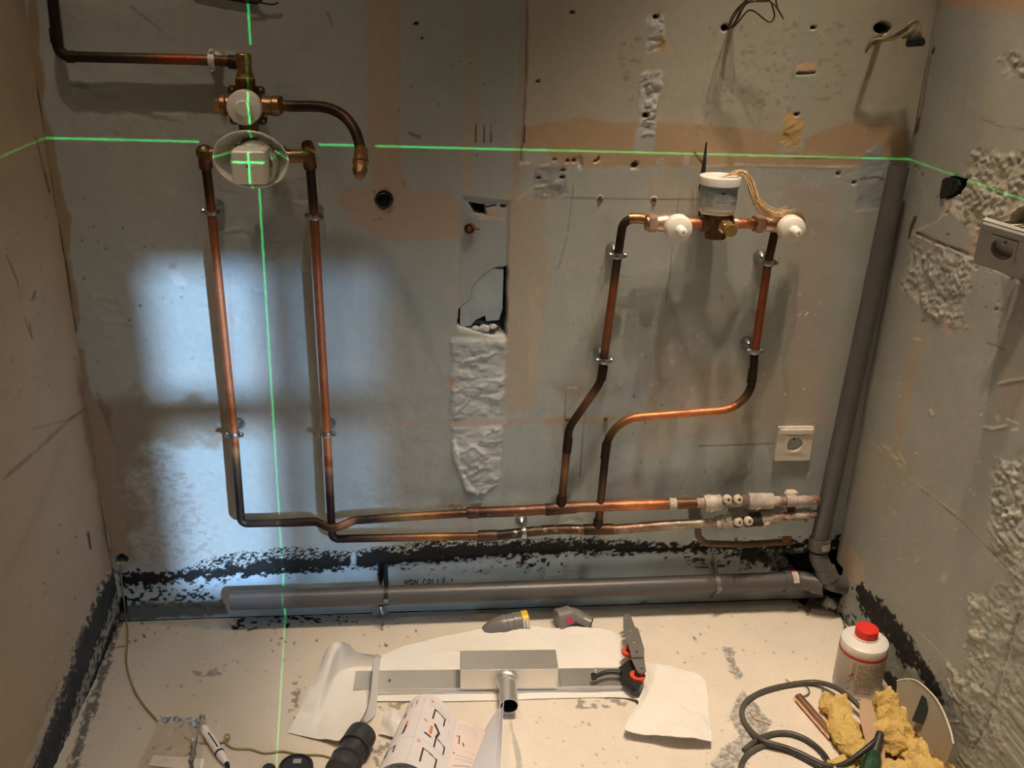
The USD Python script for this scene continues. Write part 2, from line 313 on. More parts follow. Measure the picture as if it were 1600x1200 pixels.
# ------------------------------------------------------------------ the room's surfaces: coloured, dented height fields
def sstep(a, b, x):
    t = np.clip((x - a) / (b - a), 0, 1); return t * t * (3 - 2 * t)
class Surf:
    """A plane o + a*A + b*B, pushed along its normal by H. Marks are laid on it as outlines; U, V are the photo's coordinates of its points."""
    def __init__(s, o, A, B, N, a, b, base, seed):
        s.o, s.A, s.B, s.N = (np.array(q, float) for q in (o, A, B, N)); s.a, s.b = a, b
        s.pts = s.o + a[None, :, None] * s.A + b[:, None, None] * s.B
        s.U, s.V = proj(s.pts); infront = (s.pts - CAM) @ _f > .1; s.U = np.where(infront, s.U, -9e3)
        s.C = np.broadcast_to(np.array(base, float), s.pts.shape).copy(); s.H = np.zeros(s.U.shape)
        q = s.pts + seed * 3.7
        s.n2, s.n3 = meshkit.fbm(q * 6, 4, seed), meshkit.fbm(q * 26, 4, seed + 11)
        s.n4, s.n5 = meshkit.fbm(q * 95, 3, seed + 23), meshkit.fbm(q * 240, 2, seed + 31)
        s.streak = meshkit.fbm(q * np.array([60, 60, 9.0]), 3, seed + 41)
    def clip(s, pts, pad):
        u0, v0 = np.min(pts, 0) - pad; u1, v1 = np.max(pts, 0) + pad
        ok = (s.U > u0) & (s.U < u1) & (s.V > v0) & (s.V < v1)
        if not ok.any(): return None
        r, c = np.where(ok.any(1))[0], np.where(ok.any(0))[0]; return slice(r[0], r[-1] + 1), slice(c[0], c[-1] + 1)
    def sd(s, w, pts, closed):
        u, v = s.U[w], s.V[w]; d = np.full(u.shape, 1e9); ins = np.zeros(u.shape, bool)
        for i in range(len(pts) if closed else len(pts) - 1):
            (x0, y0), (x1, y1) = pts[i], pts[(i + 1) % len(pts)]
            ex, ey = x1 - x0, y1 - y0; t = np.clip(((u - x0) * ex + (v - y0) * ey) / (ex * ex + ey * ey + 1e-9), 0, 1)
            d = np.minimum(d, (u - x0 - t * ex) ** 2 + (v - y0 - t * ey) ** 2)
            if closed and y0 != y1: ins ^= ((v < y0) != (v < y1)) & (u < x0 + ex * (v - y0) / ey)
        d = np.sqrt(d); return np.where(ins, d, -d) if closed else -d
    def mask(s, pts, soft=2, warp=4, nz='n3', closed=True, width=0, warp2=0):
        pts = np.array(pts, float); w = s.clip(pts, width + soft + warp + warp2 + 4)
        if w is None: return None, None
        d = s.sd(w, pts, closed) + width + warp * 2.6 * (getattr(s, nz)[w] - .5) + (warp2 * 2.6 * (s.n4[w] - .5) if warp2 else 0)
        return w, sstep(-soft, soft, d)
    def put(s, w, m, color=None, h=None, add=0.0, rough=0.0, keep=.0, mul=None):
        if w is None: return
        if color is not None: s.C[w] = s.C[w] * (1 - m[..., None]) + np.array(color) * m[..., None]
        if mul is not None: s.C[w] = s.C[w] * (1 - m[..., None] * (1 - np.array(mul)))
        if h is not None: s.H[w] = s.H[w] * (1 - m) + h * m
        if add: s.H[w] = s.H[w] + add * m
        if rough: s.H[w] = s.H[w] + rough * m * (s.n3[w] - .5 + .6 * (s.n4[w] - .5))
    def area(s, pts, color=None, soft=2, warp=4, alpha=1.0, nz='n3', warp2=0, **k):
        w, m = s.mask(pts, soft, warp, nz, True, 0, warp2)
        if w is not None: s.put(w, m * alpha, color, **k)
    def line(s, pts, width, color=None, soft=1, warp=1, alpha=1.0, nz='n3', **k):
        w, m = s.mask(pts, soft, warp, nz, False, width)
        if w is not None: s.put(w, m * alpha, color, **k)
    def dots(s, box, count, size, color, h=0.0, alpha=1.0, seed=1, stretch=1.6):
        g = np.random.default_rng(seed); u0, v0, u1, v1 = box
        for _ in range(count):
            x, y = g.uniform(u0, u1), g.uniform(v0, v1); r = g.uniform(*size); a = g.uniform(0, 3.14); k = g.uniform(1, stretch)
            r *= .72; dx, dy = math.cos(a) * r * k * .5, math.sin(a) * r * k * .5
            s.line([(x - dx, y - dy), (x + dx, y + dy)], r, color, soft=1.2, warp=r * .9, nz='n4', alpha=alpha * g.uniform(.35, .95), add=h)
    def flakes(s, pts, color, thr=.5, soft=8, nz='n4', gain=14, warp=6, h=0.0, alpha=1.0):
        w, m = s.mask(pts, soft, warp)
        if w is None: return
        k = np.clip((getattr(s, nz)[w] - thr) * gain + .5, 0, 1) * sstep(.35, .65, m + .8 * (getattr(s, nz)[w] - .5)); s.put(w, k * alpha, color, add=h)
    def chips(s, pts, depth=.004, light=(.66, .65, .61), dark=(.34, .35, .32), soft=10, warp=10, alpha=1.0, k_=1.0):
        """Hacked plaster: ragged ridges and pits with fresh pale edges."""
        w, m = s.mask(pts, soft, warp)
        if w is None: return
        q = s.pts[w]; big = meshkit.fbm(q * 17 * k_ + 3.1, 3, 77); fine = meshkit.fbm(q * np.array([44, 44, 70.]) * k_ + 5, 3, 78)
        edge = np.clip(1 - np.abs(big - .5) * 16, 0, 1) * sstep(.38, .60, fine) + np.clip(1 - np.abs(fine - .52) * 13, 0, 1) * .55 * sstep(.42, .6, big)
        k = m * alpha; s.H[w] += k * depth * ((big - .5) * 1.5 + edge * .42 + (fine - .5) * .8 + (s.n4[w] - .5) * .35)
        c = np.array(light)[None, None] * np.clip(edge, 0, 1)[..., None] + np.array(dark) * (1 - np.clip(edge, 0, 1)[..., None])
        kk = (k * np.clip(edge * 1.3 + (sstep(.52, .68, big)) * .6, 0, 1))[..., None]; s.C[w] = s.C[w] * (1 - kk) + c * kk
    def mesh(s):
        v = s.pts + s.N * s.H[..., None]; return v.reshape(-1, 3), gridf(len(s.b), len(s.a)), np.clip(s.C, .003, .9).reshape(-1, 3)
def axis(fine_to, step, end, k=8):
    a = np.arange(0, fine_to + step / 2, step); return np.concatenate([a, np.linspace(a[-1], end, k + 1)[1:]])

DEPTH, WIDE = 3.0, 2.75
BLUE, GREY, OCHRE, BEIGE, BROWN = (.415, .468, .478), (.44, .47, .43), (.50, .37, .245), (.47, .39, .31), (.31, .235, .16)
WHITE, MORTAR, TAR, PALE = (.66, .67, .65), (.33, .35, .35), (.010, .010, .010), (.55, .64, .67)

# ---- back wall
B = Surf((0, 0, 0), (1, 0, 0), (0, 0, 1), (0, -1, 0), np.linspace(0, W, 640), axis(1.425, .0027, CEIL), BLUE, 1)
B.C *= (1 + .20 * (B.n2 - .5) + .10 * (B.n3 - .5))[..., None]; B.H += .0035 * (B.n2 - .5) + .0012 * (B.n3 - .5)
B.C = B.C * (1 + .22 * (B.streak - .5))[..., None]
for k_, col_, lo in ((1.0, (.44, .40, .34), .52), (2.3, (.40, .45, .46), .50), (4.1, (.50, .49, .44), .54)):
    m_ = sstep(lo, lo + .16, meshkit.fbm(B.pts * np.array([5.5, 5, 3.2]) * (1 + .5 * (k_ - 1)) + k_ * 9, 4, int(k_ * 10)))[..., None] * .34; B.C = B.C * (1 - m_) + np.array(col_) * m_
# left third: old trowelled plaster
B.area([(0, -60), (560, -60), (560, 400), (700, 640), (640, 900), (0, 900)], (.40, .41, .375), soft=60, warp=40, alpha=.55, nz='n2', rough=.0035)
B.area([(470, -60), (826, -60), (815, 330), (700, 420), (560, 330)], (.40, .43, .43), soft=30, warp=20, alpha=.7, nz='n2')
B.area([(822, -60), (1480, -60), (1425, 262), (815, 262)], (.50, .475, .39), soft=5, warp=4, alpha=.95)
B.area([(815, 258), (1420, 258), (1330, 640), (800, 560)], (.46, .475, .43), soft=40, warp=30, alpha=.6, nz='n2')
B.area([(1230, 290), (1300, 300), (1275, 640), (1215, 640), (1240, 450)], (.48, .39, .34), soft=22, warp=16, alpha=.65, nz='n2')
B.area([(1050, 560), (1280, 560), (1270, 680), (1040, 690)], (.50, .42, .34), soft=22, warp=26, alpha=.55, nz='n2')
B.area([(1030, 520), (1062, 520), (1050, 720), (990, 715)], (.53, .47, .39), soft=10, warp=10, alpha=.5)  # paler warm strip: lit wall between the mixer's shadows, painted in
B.area([(1020, 280), (1100, 260), (1110, 330), (1010, 340)], (.50, .44, .35), soft=18, warp=18, alpha=.6)
# ochre band, beige strips, joints
B.area([(820, 198), (880, 190), (905, 182), (960, 192), (1000, 190), (1060, 192), (1150, 200), (1215, 204), (1250, 218), (1285, 206), (1330, 190), (1395, 192), (1420, 205), (1415, 264), (1300, 258), (1150, 258), (950, 262), (820, 258)], OCHRE, soft=2.5, warp=5)
B.area([(572, -60), (628, -60), (625, 200), (628, 270), (645, 300), (702, 298), (735, 332), (733, 372), (600, 376), (556, 350), (526, 312), (540, 292), (580, 288), (574, 200)], (.465, .375, .305), soft=2.5, warp=4)
B.area([(735, -60), (748, -60), (742, 140), (750, 200), (728, 300), (722, 300), (730, 160)], (.47, .41, .33), soft=2.5, warp=5, alpha=.75)
B.line([(728, 180), (722, 240), (735, 300), (722, 370), (716, 520)], 5, (.47, .41, .34), soft=3, warp=5, alpha=.7)
B.line([(818, -60), (816, 120), (808, 250), (798, 420), (790, 540)], 7, (.44, .36, .28), soft=3, warp=3, alpha=.8)
B.line([(825, -60), (822, 120), (814, 250)], 1.6, (.26, .22, .17), warp=1, add=-.002)
B.area([(793, 300), (850, 310), (858, 430), (842, 520), (836, 640), (788, 650)], (.47, .41, .33), soft=8, warp=9, alpha=.8, nz='n3')
B.area([(826, 460), (846, 450), (838, 600), (826, 600)], (.55, .47, .38), soft=5, warp=5, alpha=.6)
B.line([(130, 676), (300, 676), (530, 668), (790, 658), (1050, 652), (1300, 648)], 3.2, (.49, .40, .31), soft=3, warp=4, alpha=.75)
B.line([(597, 690), (596, 860)], 1.6, (.45, .38, .30), warp=1.5, alpha=.8)
B.line([(358, 430), (366, 600), (372, 690)], 2.2, (.44, .33, .30), soft=2, warp=4, alpha=.6)
# top right: relief, mould and peeled plugs
for pts in ([(1012, 22), (1040, 18), (1036, 75), (1012, 85)], [(1000, 112), (1036, 108), (1030, 150), (1022, 210), (998, 214), (1004, 160)]):
    B.area(pts, (.52, .54, .53), soft=3, warp=4); B.chips(pts, .006, light=(.72, .70, .65), dark=(.38, .41, .41), soft=4, warp=4, k_=1.9); B.flakes(pts, (.68, .66, .6), thr=.52, nz='n4', gain=9, soft=4)
B.area([(994, 200), (1024, 196), (1020, 236), (990, 236)], (.48, .50, .47), soft=3, warp=4)
B.area([(1028, 58), (1040, 56), (1038, 80), (1026, 82)], (.56, .41, .20), soft=2, warp=3)
B.area([(1262, -60), (1282, -60), (1276, 80), (1258, 235), (1218, 240), (1236, 100)], (.46, .47, .42), soft=4, warp=4)
B.area([(1230, 168), (1258, 190), (1250, 226), (1232, 234), (1218, 224)], (.60, .42, .19), soft=2, warp=3, rough=.006)
B.area([(1244, 96), (1276, 97), (1272, 112), (1243, 112)], (.66, .48, .32), soft=1.5, warp=3, rough=.006)
B.line([(1246, 115), (1272, 114)], 2, (.12, .12, .11), warp=1, add=-.004)
for x, y, r in ((1025, 26, 3.2), (1271, 43, 2.2), (1009, 180, 3), (1245, 179, 2.4), (894, 19, 1.8), (840, 127, 1.4), (931, 252, 1.5), (650, 37, 2.0), (660, 60, 1.2)):
    B.line([(x - 1, y), (x + 1.5, y)], r, (.02, .02, .02), warp=.5, h=-.012); B.line([(x - r, y + r + 1.5), (x + r, y + r + 1.5)], 1.2, (.7, .69, .65), alpha=.7)
B.flakes([(970, 60), (1005, 60), (1000, 150), (985, 170), (972, 120)], (.24, .22, .17), thr=.58, nz='n4', gain=7, alpha=.5)
B.flakes([(1160, 40), (1250, 30), (1240, 170), (1170, 200), (1150, 110)], (.25, .23, .17), thr=.62, nz='n4', gain=7, alpha=.5)
B.flakes([(1280, 40), (1345, 30), (1310, 160), (1270, 160)], (.25, .23, .17), thr=.63, nz='n4', gain=7, alpha=.5)
B.flakes([(1110, 45), (1150, 60), (1145, 200), (1090, 200)], (.29, .27, .22), thr=.62, nz='n4', gain=7, alpha=.5)
# joint under the ochre band
B.line([(1100, 262), (1160, 258), (1250, 260), (1360, 263)], 1.1, (.60, .54, .46), warp=2, nz='n4', add=.0008)
B.line([(1240, 247), (1410, 247)], 1.2, (.22, .16, .11), warp=1.5, alpha=.7)
B.area([(818, 240), (850, 228), (862, 245), (885, 262), (858, 268), (818, 262)], (.46, .47, .44), soft=2, warp=4)
B.area([(836, 262), (882, 258), (888, 300), (868, 312), (838, 304), (832, 282)], MORTAR, soft=2, warp=5, rough=.006)
B.line([(814, 256), (838, 256), (846, 260), (855, 258)], 1.6, (.66, .63, .56), warp=4, nz='n4', add=.0012); B.line([(836, 292), (852, 290)], 2.2, (.66, .63, .56), warp=4, nz='n4', add=.0012)
B.line([(850, 305), (882, 304)], 1.7, (.66, .63, .56), warp=4, nz='n4', add=.0012); B.line([(868, 284), (880, 289)], 1.6, (.66, .63, .56), warp=3, nz='n4', add=.0012)
B.line([(808, 312), (836, 290)], 1.6, (.55, .52, .45), warp=2, alpha=.8)
for x, y in ((840, 278), (878, 266), (877, 277)): B.line([(x, y), (x + 3, y)], 1.6, (.02, .02, .02), warp=1, h=-.008)
for x, y, r in ((866, 249, 2), (886, 251, 2.2), (896, 251, 2.6), (934, 248, 2.6), (991, 258, 5), (1310, 271, 2.2), (1335, 285, 2.5)):
    B.line([(x, y), (x + 1, y)], r, (.06, .04, .025), warp=r * .7, nz='n4', h=-.006)
    B.line([(x - r, y + r + 2), (x + r + 1, y + r + 2)], 1.3, (.70, .60, .50), warp=1)
B.line([(905, 248), (908, 262)], 3.5, (.42, .42, .40), warp=2, h=-.003); B.line([(904, 260), (910, 260)], 2.4, (.72, .66, .56), warp=1)
B.area([(1024, 248), (1036, 246), (1040, 254), (1028, 258)], (.5, .5, .48), soft=1.5, warp=3, rough=.006); B.area([(1070, 242), (1078, 242), (1076, 258), (1068, 258)], (.52, .52, .5), soft=1.5, warp=2)
B.line([(1085, 239), (1094, 250), (1099, 256)], 1.3, (.03, .02, .02), warp=1.5)
B.area([(1345, 245), (1372, 228), (1395, 258), (1392, 300), (1370, 328), (1336, 330), (1340, 290)], (.37, .41, .42), soft=3, warp=5, rough=.004); B.line([(1336, 330), (1372, 327)], 2, (.62, .57, .48), warp=2)
B.line([(1345, 280), (1368, 276), (1380, 280)], 1.3, (.18, .17, .14), warp=2)
# pencil marks and screws' rows
B.line([(880, 309), (960, 310), (1022, 311), (1095, 311)], .9, (.16, .15, .13), warp=.4, soft=.8); B.line([(896, 290), (886, 370), (872, 420)], .8, (.2, .19, .16), warp=.6, soft=.8, alpha=.7)
B.line([(1062, 300), (1050, 400), (1041, 470)], .8, (.2, .19, .16), warp=.4, soft=.8, alpha=.7); B.line([(884, 610), (876, 770)], .8, (.18, .17, .15), soft=.8, warp=.4)
B.line([(914, 640), (906, 745)], .8, (.18, .17, .15), soft=.8, warp=.4); B.line([(1092, 697), (1215, 693)], .9, (.22, .21, .18), soft=.8, warp=.4)
B.line([(948, 660), (938, 780)], .8, (.18, .17, .15), soft=.8, warp=.4)
# flux smears behind the risers, soot by the valves
B.area([(860, 600), (905, 592), (925, 608), (965, 603), (980, 612), (940, 624), (880, 626)], (.36, .30, .24), soft=8, warp=8, alpha=.6); B.line([(886, 606), (902, 606)], 1.5, (.66, .60, .52), warp=1)
B.area([(850, 655), (960, 652), (958, 662), (850, 662)], (.45, .34, .26), soft=4, warp=4, alpha=.5)
B.flakes([(1075, 785), (1210, 790), (1265, 795), (1260, 815), (1150, 815), (1080, 812)], (.06, .05, .04), thr=.44, nz='n3', gain=6, alpha=.85, soft=10)
B.area([(1165, 795), (1200, 790), (1205, 815), (1175, 818)], (.04, .035, .03), soft=6, warp=7, alpha=.9)
B.area([(690, 775), (740, 770), (745, 792), (680, 796)], (.22, .19, .17), soft=10, warp=10, alpha=.6); B.area([(680, 805), (740, 808), (735, 828), (690, 822)], (.36, .34, .35), soft=10, warp=10, alpha=.5)
B.flakes([(690, 790), (760, 783), (760, 795), (690, 798)], (.2, .08, .04), thr=.52, alpha=.7)
B.area([(862, 775), (890, 770), (885, 795), (860, 795)], (.12, .10, .08), soft=8, warp=7, alpha=.7)
B.chips([(880, 795), (925, 798), (922, 815), (878, 815)], .003)
# damp brown corner, with a duller band running right of it
B.area([(140, 628), (200, 618), (270, 622), (345, 628), (352, 660), (350, 692), (270, 690), (225, 700), (205, 760), (230, 800), (205, 850), (215, 880), (170, 885), (150, 720)], (.27, .21, .145), soft=16, warp=26, nz='n3', alpha=.85)
B.area([(350, 640), (520, 650), (520, 685), (350, 690)], (.40, .36, .31), soft=16, warp=10, alpha=.5)
B.area([(150, 610), (172, 640), (180, 760), (200, 860), (175, 885), (150, 700)], (.21, .15, .09), soft=8, warp=9, alpha=.8)
B.line([(150, 645), (168, 690), (178, 760)], 2.5, (.10, .07, .04), warp=3, alpha=.7)
B.flakes([(205, 700), (260, 690), (300, 770), (330, 860), (220, 880), (200, 800)], (.30, .24, .20), thr=.55, nz='n4', alpha=.55, soft=20)
B.flakes([(190, 760), (330, 740), (340, 880), (210, 890)], (.42, .33, .31), thr=.57, nz='n4', alpha=.5, soft=20)
# peeled strip along the left corner
B.area([(40, -60), (58, -60), (60, 60), (70, 130), (66, 160), (84, 210), (96, 290), (112, 350), (108, 400), (118, 450), (127, 500), (114, 530), (132, 545), (138, 600), (180, 700), (200, 860), (180, 880), (120, 600), (55, 200)], (.34, .26, .185), soft=2.5, warp=5)
B.line([(63, 200), (70, 250), (80, 300), (92, 360), (103, 420), (118, 520)], 1.6, (.10, .07, .05), warp=2, alpha=.8, add=-.003)
# specks and scratches
B.dots((110, 300, 320, 600), 26, (.8, 1.9), (.03, .03, .03), -.002, seed=2); B.dots((120, 60, 330, 260), 16, (.8, 2.0), (.2, .19, .17), seed=3)
B.dots((860, 360, 1300, 620), 70, (.7, 2.2), (.66, .66, .62), .001, seed=4, stretch=3); B.dots((830, 360, 1300, 640), 22, (.8, 1.6), (.08, .08, .08), seed=5)
B.dots((600, 0, 800, 300), 20, (.7, 1.7), (.05, .05, .05), seed=6, stretch=2.5); B.dots((860, 660, 1260, 780), 22, (.7, 1.6), (.1, .1, .1), seed=7)
for x in (744, 757, 768, 820): B.line([(x, 195), (x - 1, 222)], 1.0, (.06, .05, .05), warp=1)
B.line([(640, 208), (655, 214)], 2.5, (.14, .13, .11), warp=2, alpha=.8); B.line([(512, 20), (520, 40)], 1.4, (.2, .18, .15), warp=1, alpha=.8)
B.line([(205, 10), (253, 48)], 1.5, (.22, .20, .17), warp=1.5, alpha=.7)
for k in range(34):
    g = np.random.default_rng(100 + k); x, y = g.uniform(90, 480), g.uniform(60, 560); ln = g.uniform(12, 46)
    B.line([(x, y), (x + ln, y + g.uniform(-3, 8))], g.uniform(2, 4.5), None, soft=3, warp=4, add=g.uniform(-.0022, .003))
B.area([(430, 410), (450, 420), (440, 432), (265, 455), (268, 420)], None, soft=6, add=.001)
B.area([(264, 412), (276, 410), (276, 422), (264, 420)], (.36, .30, .26), soft=2, warp=3); B.area([(265, 422), (288, 420), (293, 445), (270, 446)], (.56, .60, .58), soft=3, warp=8, alpha=.4)
# recessed old chase with rough new plaster below it
B.area([(722, 306), (796, 316), (793, 420), (790, 528), (716, 512), (719, 420)], (.38, .43, .44), soft=2, warp=2, add=-.004)
B.area([(742, 322), (790, 322), (792, 345), (752, 346)], (.46, .42, .37), soft=2, warp=3)
B.area([(733, 317), (757, 321), (759, 336), (742, 333)], (.012, .012, .012), soft=1, warp=1, h=-.03); B.line([(758, 325), (774, 321)], 1.2, (.03, .03, .03), warp=1, h=-.01); B.line([(784, 322), (789, 322)], 1.8, (.02, .02, .02), h=-.012)
B.line([(735, 336), (745, 342), (772, 340), (790, 346)], 1.4, (.6, .56, .5), warp=1.5)
B.area([(719, 484), (737, 469), (741, 450), (755, 434), (772, 422), (791, 419), (790, 523), (770, 524), (714, 508)], (.06, .065, .07), soft=1.5, warp=2, h=-.045)  # hatch hole, toned dark for the shade inside it
B.area([(715, 500), (735, 512), (770, 514), (790, 522), (791, 530), (762, 530), (716, 518)], (.58, .60, .55), soft=2, warp=3, rough=.004)
rough_fill = [(703, 528), (790, 532), (786, 600), (783, 690), (780, 745), (757, 773), (730, 766), (710, 720), (706, 660), (707, 600)]
B.area(rough_fill, (.53, .57, .58), soft=3, warp=6, add=.003); B.chips(rough_fill, .0065, light=(.66, .70, .71), dark=(.44, .49, .51), soft=6, warp=5)
B.line([(708, 690), (716, 730), (732, 764), (745, 771)], 4, (.68, .70, .69), warp=4, add=.004); B.area([(700, 590), (712, 592), (712, 606), (698, 604)], (.55, .45, .36), soft=2, warp=3)
B.area([(706, 655), (790, 652), (790, 664), (706, 668)], (.52, .49, .45), soft=3, warp=2, h=.001)
# tar band with its brushed upper edge, pale strip and flakes underneath
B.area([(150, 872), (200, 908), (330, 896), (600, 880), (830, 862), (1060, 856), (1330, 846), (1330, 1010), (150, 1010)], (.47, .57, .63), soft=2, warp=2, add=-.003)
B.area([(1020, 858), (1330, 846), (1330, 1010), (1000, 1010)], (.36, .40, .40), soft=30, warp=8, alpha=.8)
tar = [(188, 900), (200, 893), (255, 896), (330, 888), (440, 872), (560, 868), (585, 858), (640, 862), (670, 850), (740, 850), (800, 848), (880, 846), (1000, 848), (1070, 850), (1100, 846), (1230, 846), (1330, 838), (1330, 860), (1230, 858), (1050, 864), (830, 868), (700, 878), (600, 886), (470, 894), (330, 905), (240, 915), (190, 915)]
B.area(tar, TAR, soft=1.5, warp=5, warp2=8, nz='n4', add=.0012)
B.flakes([(280, 892), (330, 872), (440, 856), (560, 862), (660, 845), (800, 842), (900, 840), (1000, 846), (1000, 856), (700, 866), (450, 884), (280, 905)], TAR, thr=.52, nz='n5', gain=9, soft=7, warp=4)
B.area([(549, 862), (556, 862), (556, 884), (548, 886)], (.50, .57, .60), soft=2, warp=3)
B.area([(588, 872), (604, 872), (600, 905), (594, 930), (591, 905)], TAR, soft=1.5, warp=3)
B.flakes([(200, 905), (330, 900), (350, 950), (200, 955)], TAR, thr=.56, nz='n4', gain=16, soft=10); B.flakes([(620, 880), (900, 866), (900, 892), (620, 900)], TAR, thr=.66, nz='n4', gain=16)
B.flakes([(815, 868), (850, 868), (850, 884), (815, 886)], TAR, thr=.5, nz='n4', gain=16)
B.flakes([(1060, 860), (1200, 856), (1205, 890), (1075, 885)], TAR, thr=.55, nz='n4', gain=16, soft=10); B.area([(1150, 858), (1290, 852), (1310, 940), (1240, 900), (1195, 890), (1160, 872)], TAR, soft=5, warp=12, warp2=9)
B.flakes([(1200, 860), (1260, 862), (1240, 888), (1200, 886)], (.12, .13, .13), thr=.5, nz='n4')
B.area([(170, 945), (345, 938), (360, 962), (170, 972)], (.10, .105, .11), soft=3, warp=4, warp2=4, alpha=.9)
B.area([(1230, 870), (1340, 860), (1340, 960), (1250, 900)], (.008, .008, .008), soft=4, warp=6, h=-.05)  # corner hole behind the elbows, its shade painted near-black
for x, y in ((809, 880), (1124, 878)): B.line([(x, y), (x + 1, y)], 2.4, (.35, .03, .05), warp=1, nz='n4')
# the cable hole at the left end of the tar
B.area([(176, 872), (196, 868), (206, 880), (196, 892), (180, 890)], (.36, .37, .32), soft=5, warp=4); B.area([(180, 872), (190, 867), (199, 873), (198, 879), (181, 879)], (.012, .012, .01), soft=1, warp=1, h=-.03)
B.area([(186, 936), (196, 934), (198, 962), (184, 962)], (.015, .015, .015), soft=1.5, warp=3, h=-.015)
# round holes: wires, light point
def pit(s, x, y, rx, ry, depth, rim=(.30, .27, .22)):
    a = np.linspace(0, 2 * math.pi, 20, endpoint=False); el = lambda k: [(x + math.cos(t) * rx * k, y + math.sin(t) * ry * k) for t in a]
    s.area(el(1.35), rim, soft=3, warp=2.5, alpha=.7); s.area(el(1.0), (.012, .011, .010), soft=1, warp=1.2, h=-depth)  # hole bottoms coloured near-black to deepen their shade
pit(B, 1133, 43, 5, 4.5, .03, (.20, .17, .13)); pit(B, 1379, 44, 13, 9, .04); pit(B, 600, 312, 13, 13, .012, (.34, .29, .24)); B.line([(584, 300), (585, 300)], 1.6, (.02, .02, .02))
B.dots((585, 325, 612, 348), 6, (1, 1.8), (.15, .11, .09), seed=9)

# ---- left wall: brown plaster skim
LB = (.50, .40, .29)
L = Surf((0, 0, 0), (0, -1, 0), (0, 0, 1), (1, 0, 0), axis(.66, .0032, DEPTH, 10), axis(1.45, .0034, CEIL), LB, 2)
L.C *= (1 + .30 * (L.n2 - .5) + .12 * (L.n3 - .5))[..., None]; L.H += .006 * (L.n2 - .5) + .0010 * (L.n3 - .5)
L.area([(-400, -300), (40, -300), (50, 130), (20, 330), (-400, 400)], (.36, .265, .165), soft=60, warp=40, nz='n2', alpha=.55)  # upper wall painted darker, as lamp light is weak near the top
L.area([(-300, 700), (90, 690), (80, 1000), (-300, 1300)], (.47, .38, .29), soft=60, warp=50, nz='n2', alpha=.6)
L.line([(52, 670), (110, 655), (130, 640)], 1.2, (.14, .11, .08), warp=1.5, alpha=.5)
L.line([(-20, 770), (40, 720), (110, 655), (134, 640)], 1.8, (.24, .185, .13), soft=2, warp=3, alpha=.7, add=-.002)
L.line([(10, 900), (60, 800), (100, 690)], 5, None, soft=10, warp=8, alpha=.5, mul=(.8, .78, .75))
L.line([(44, 490), (50, 530), (40, 500), (55, 455)], 1.2, (.22, .16, .11), warp=2); L.area([(38, 478), (52, 470), (50, 500), (42, 505)], (.52, .42, .31), soft=3, warp=4, rough=.005)
L.line([(12, 400), (28, 440), (34, 465)], .9, (.24, .18, .12), warp=1); L.line([(57, 215), (66, 255), (78, 300)], 1.5, (.15, .11, .07), warp=2, alpha=.8)
L.line([(138, 833), (142, 856)], 2, (.10, .08, .06), warp=1); L.dots((0, 300, 110, 640), 34, (.7, 1.8), (.20, .15, .10), -.001, seed=12); L.dots((20, 820, 140, 1050), 16, (.8, 2.2), (.16, .12, .09), -.001, seed=13)
L.area([(118, 560), (140, 640), (185, 860), (170, 860), (128, 660)], (.26, .19, .12), soft=6, warp=6, alpha=.7)
L.line([(10, 1040), (50, 1046)], 1.5, (.52, .43, .33), warp=3)
L.area([(185, 868), (160, 912), (125, 1000), (96, 1075), (40, 1200), (20, 1260), (120, 1260), (130, 1190), (186, 962), (192, 905)], (.40, .36, .32), soft=2, warp=3, add=.004, rough=.006)
L.area([(186, 868), (158, 915), (122, 1000), (94, 1075), (50, 1200), (30, 1260), (78, 1260), (95, 1180), (112, 1120), (128, 1060), (150, 1010), (172, 945), (190, 905)], (.045, .047, .048), soft=1.5, warp=4, warp2=4, nz='n4')
L.flakes([(150, 1000), (180, 930), (184, 960), (130, 1120), (100, 1190), (95, 1160)], (.05, .05, .05), thr=.54, nz='n4', gain=12, soft=8, alpha=.8)
L.flakes([(70, 1110), (95, 1060), (130, 980), (120, 1010), (90, 1110), (75, 1150)], (.30, .28, .26), thr=.60, nz='n4', gain=12, alpha=.6)
L.area([(178, 962), (188, 955), (150, 1060), (105, 1200), (92, 1240), (88, 1230), (130, 1090)], (.012, .012, .012), soft=1.5, warp=3, warp2=3)
L.area([(188, 860), (200, 870), (195, 912), (184, 935), (178, 905)], (.012, .012, .012), soft=2, warp=4)

# ---- right wall: hacked grey plaster
RB = (.40, .405, .375)
Rr = Surf((W, 0, 0), (0, -1, 0), (0, 0, 1), (-1, 0, 0), axis(.72, .0030, 1.5, 6), axis(1.45, .0032, CEIL), RB, 3)
Rr.C *= (1 + .20 * (Rr.n2 - .5) + .12 * (Rr.n3 - .5))[..., None]; Rr.H += .004 * (Rr.n2 - .5) + .001 * (Rr.n3 - .5)
Rr.area([(1478, -80), (1800, -80), (1800, 30), (1600, 22), (1560, 24), (1520, 14), (1478, 12)], (.50, .35, .25), soft=4, warp=5)
Rr.area([(1472, 20), (1560, 26), (1540, 210), (1500, 300), (1430, 380), (1425, 250)], (.35, .365, .34), soft=16, warp=12, alpha=.7)
Rr.area([(1490, 218), (1520, 235), (1535, 262), (1490, 290), (1450, 290), (1445, 250)], (.36, .37, .33), soft=5, warp=6)
Rr.area([(1540, 20), (1700, 20), (1700, 230), (1580, 240), (1535, 240)], (.47, .44, .37), soft=14, warp=14, alpha=.7)
Rr.chips([(1558, 85), (1640, 70), (1640, 125), (1570, 122)], 0.0033, light=(.62, .56, .45), soft=6, k_=1.9)
rough1 = [(1520, 235), (1560, 240), (1640, 240), (1660, 420), (1570, 345), (1545, 345), (1530, 390), (1510, 350), (1500, 320)]
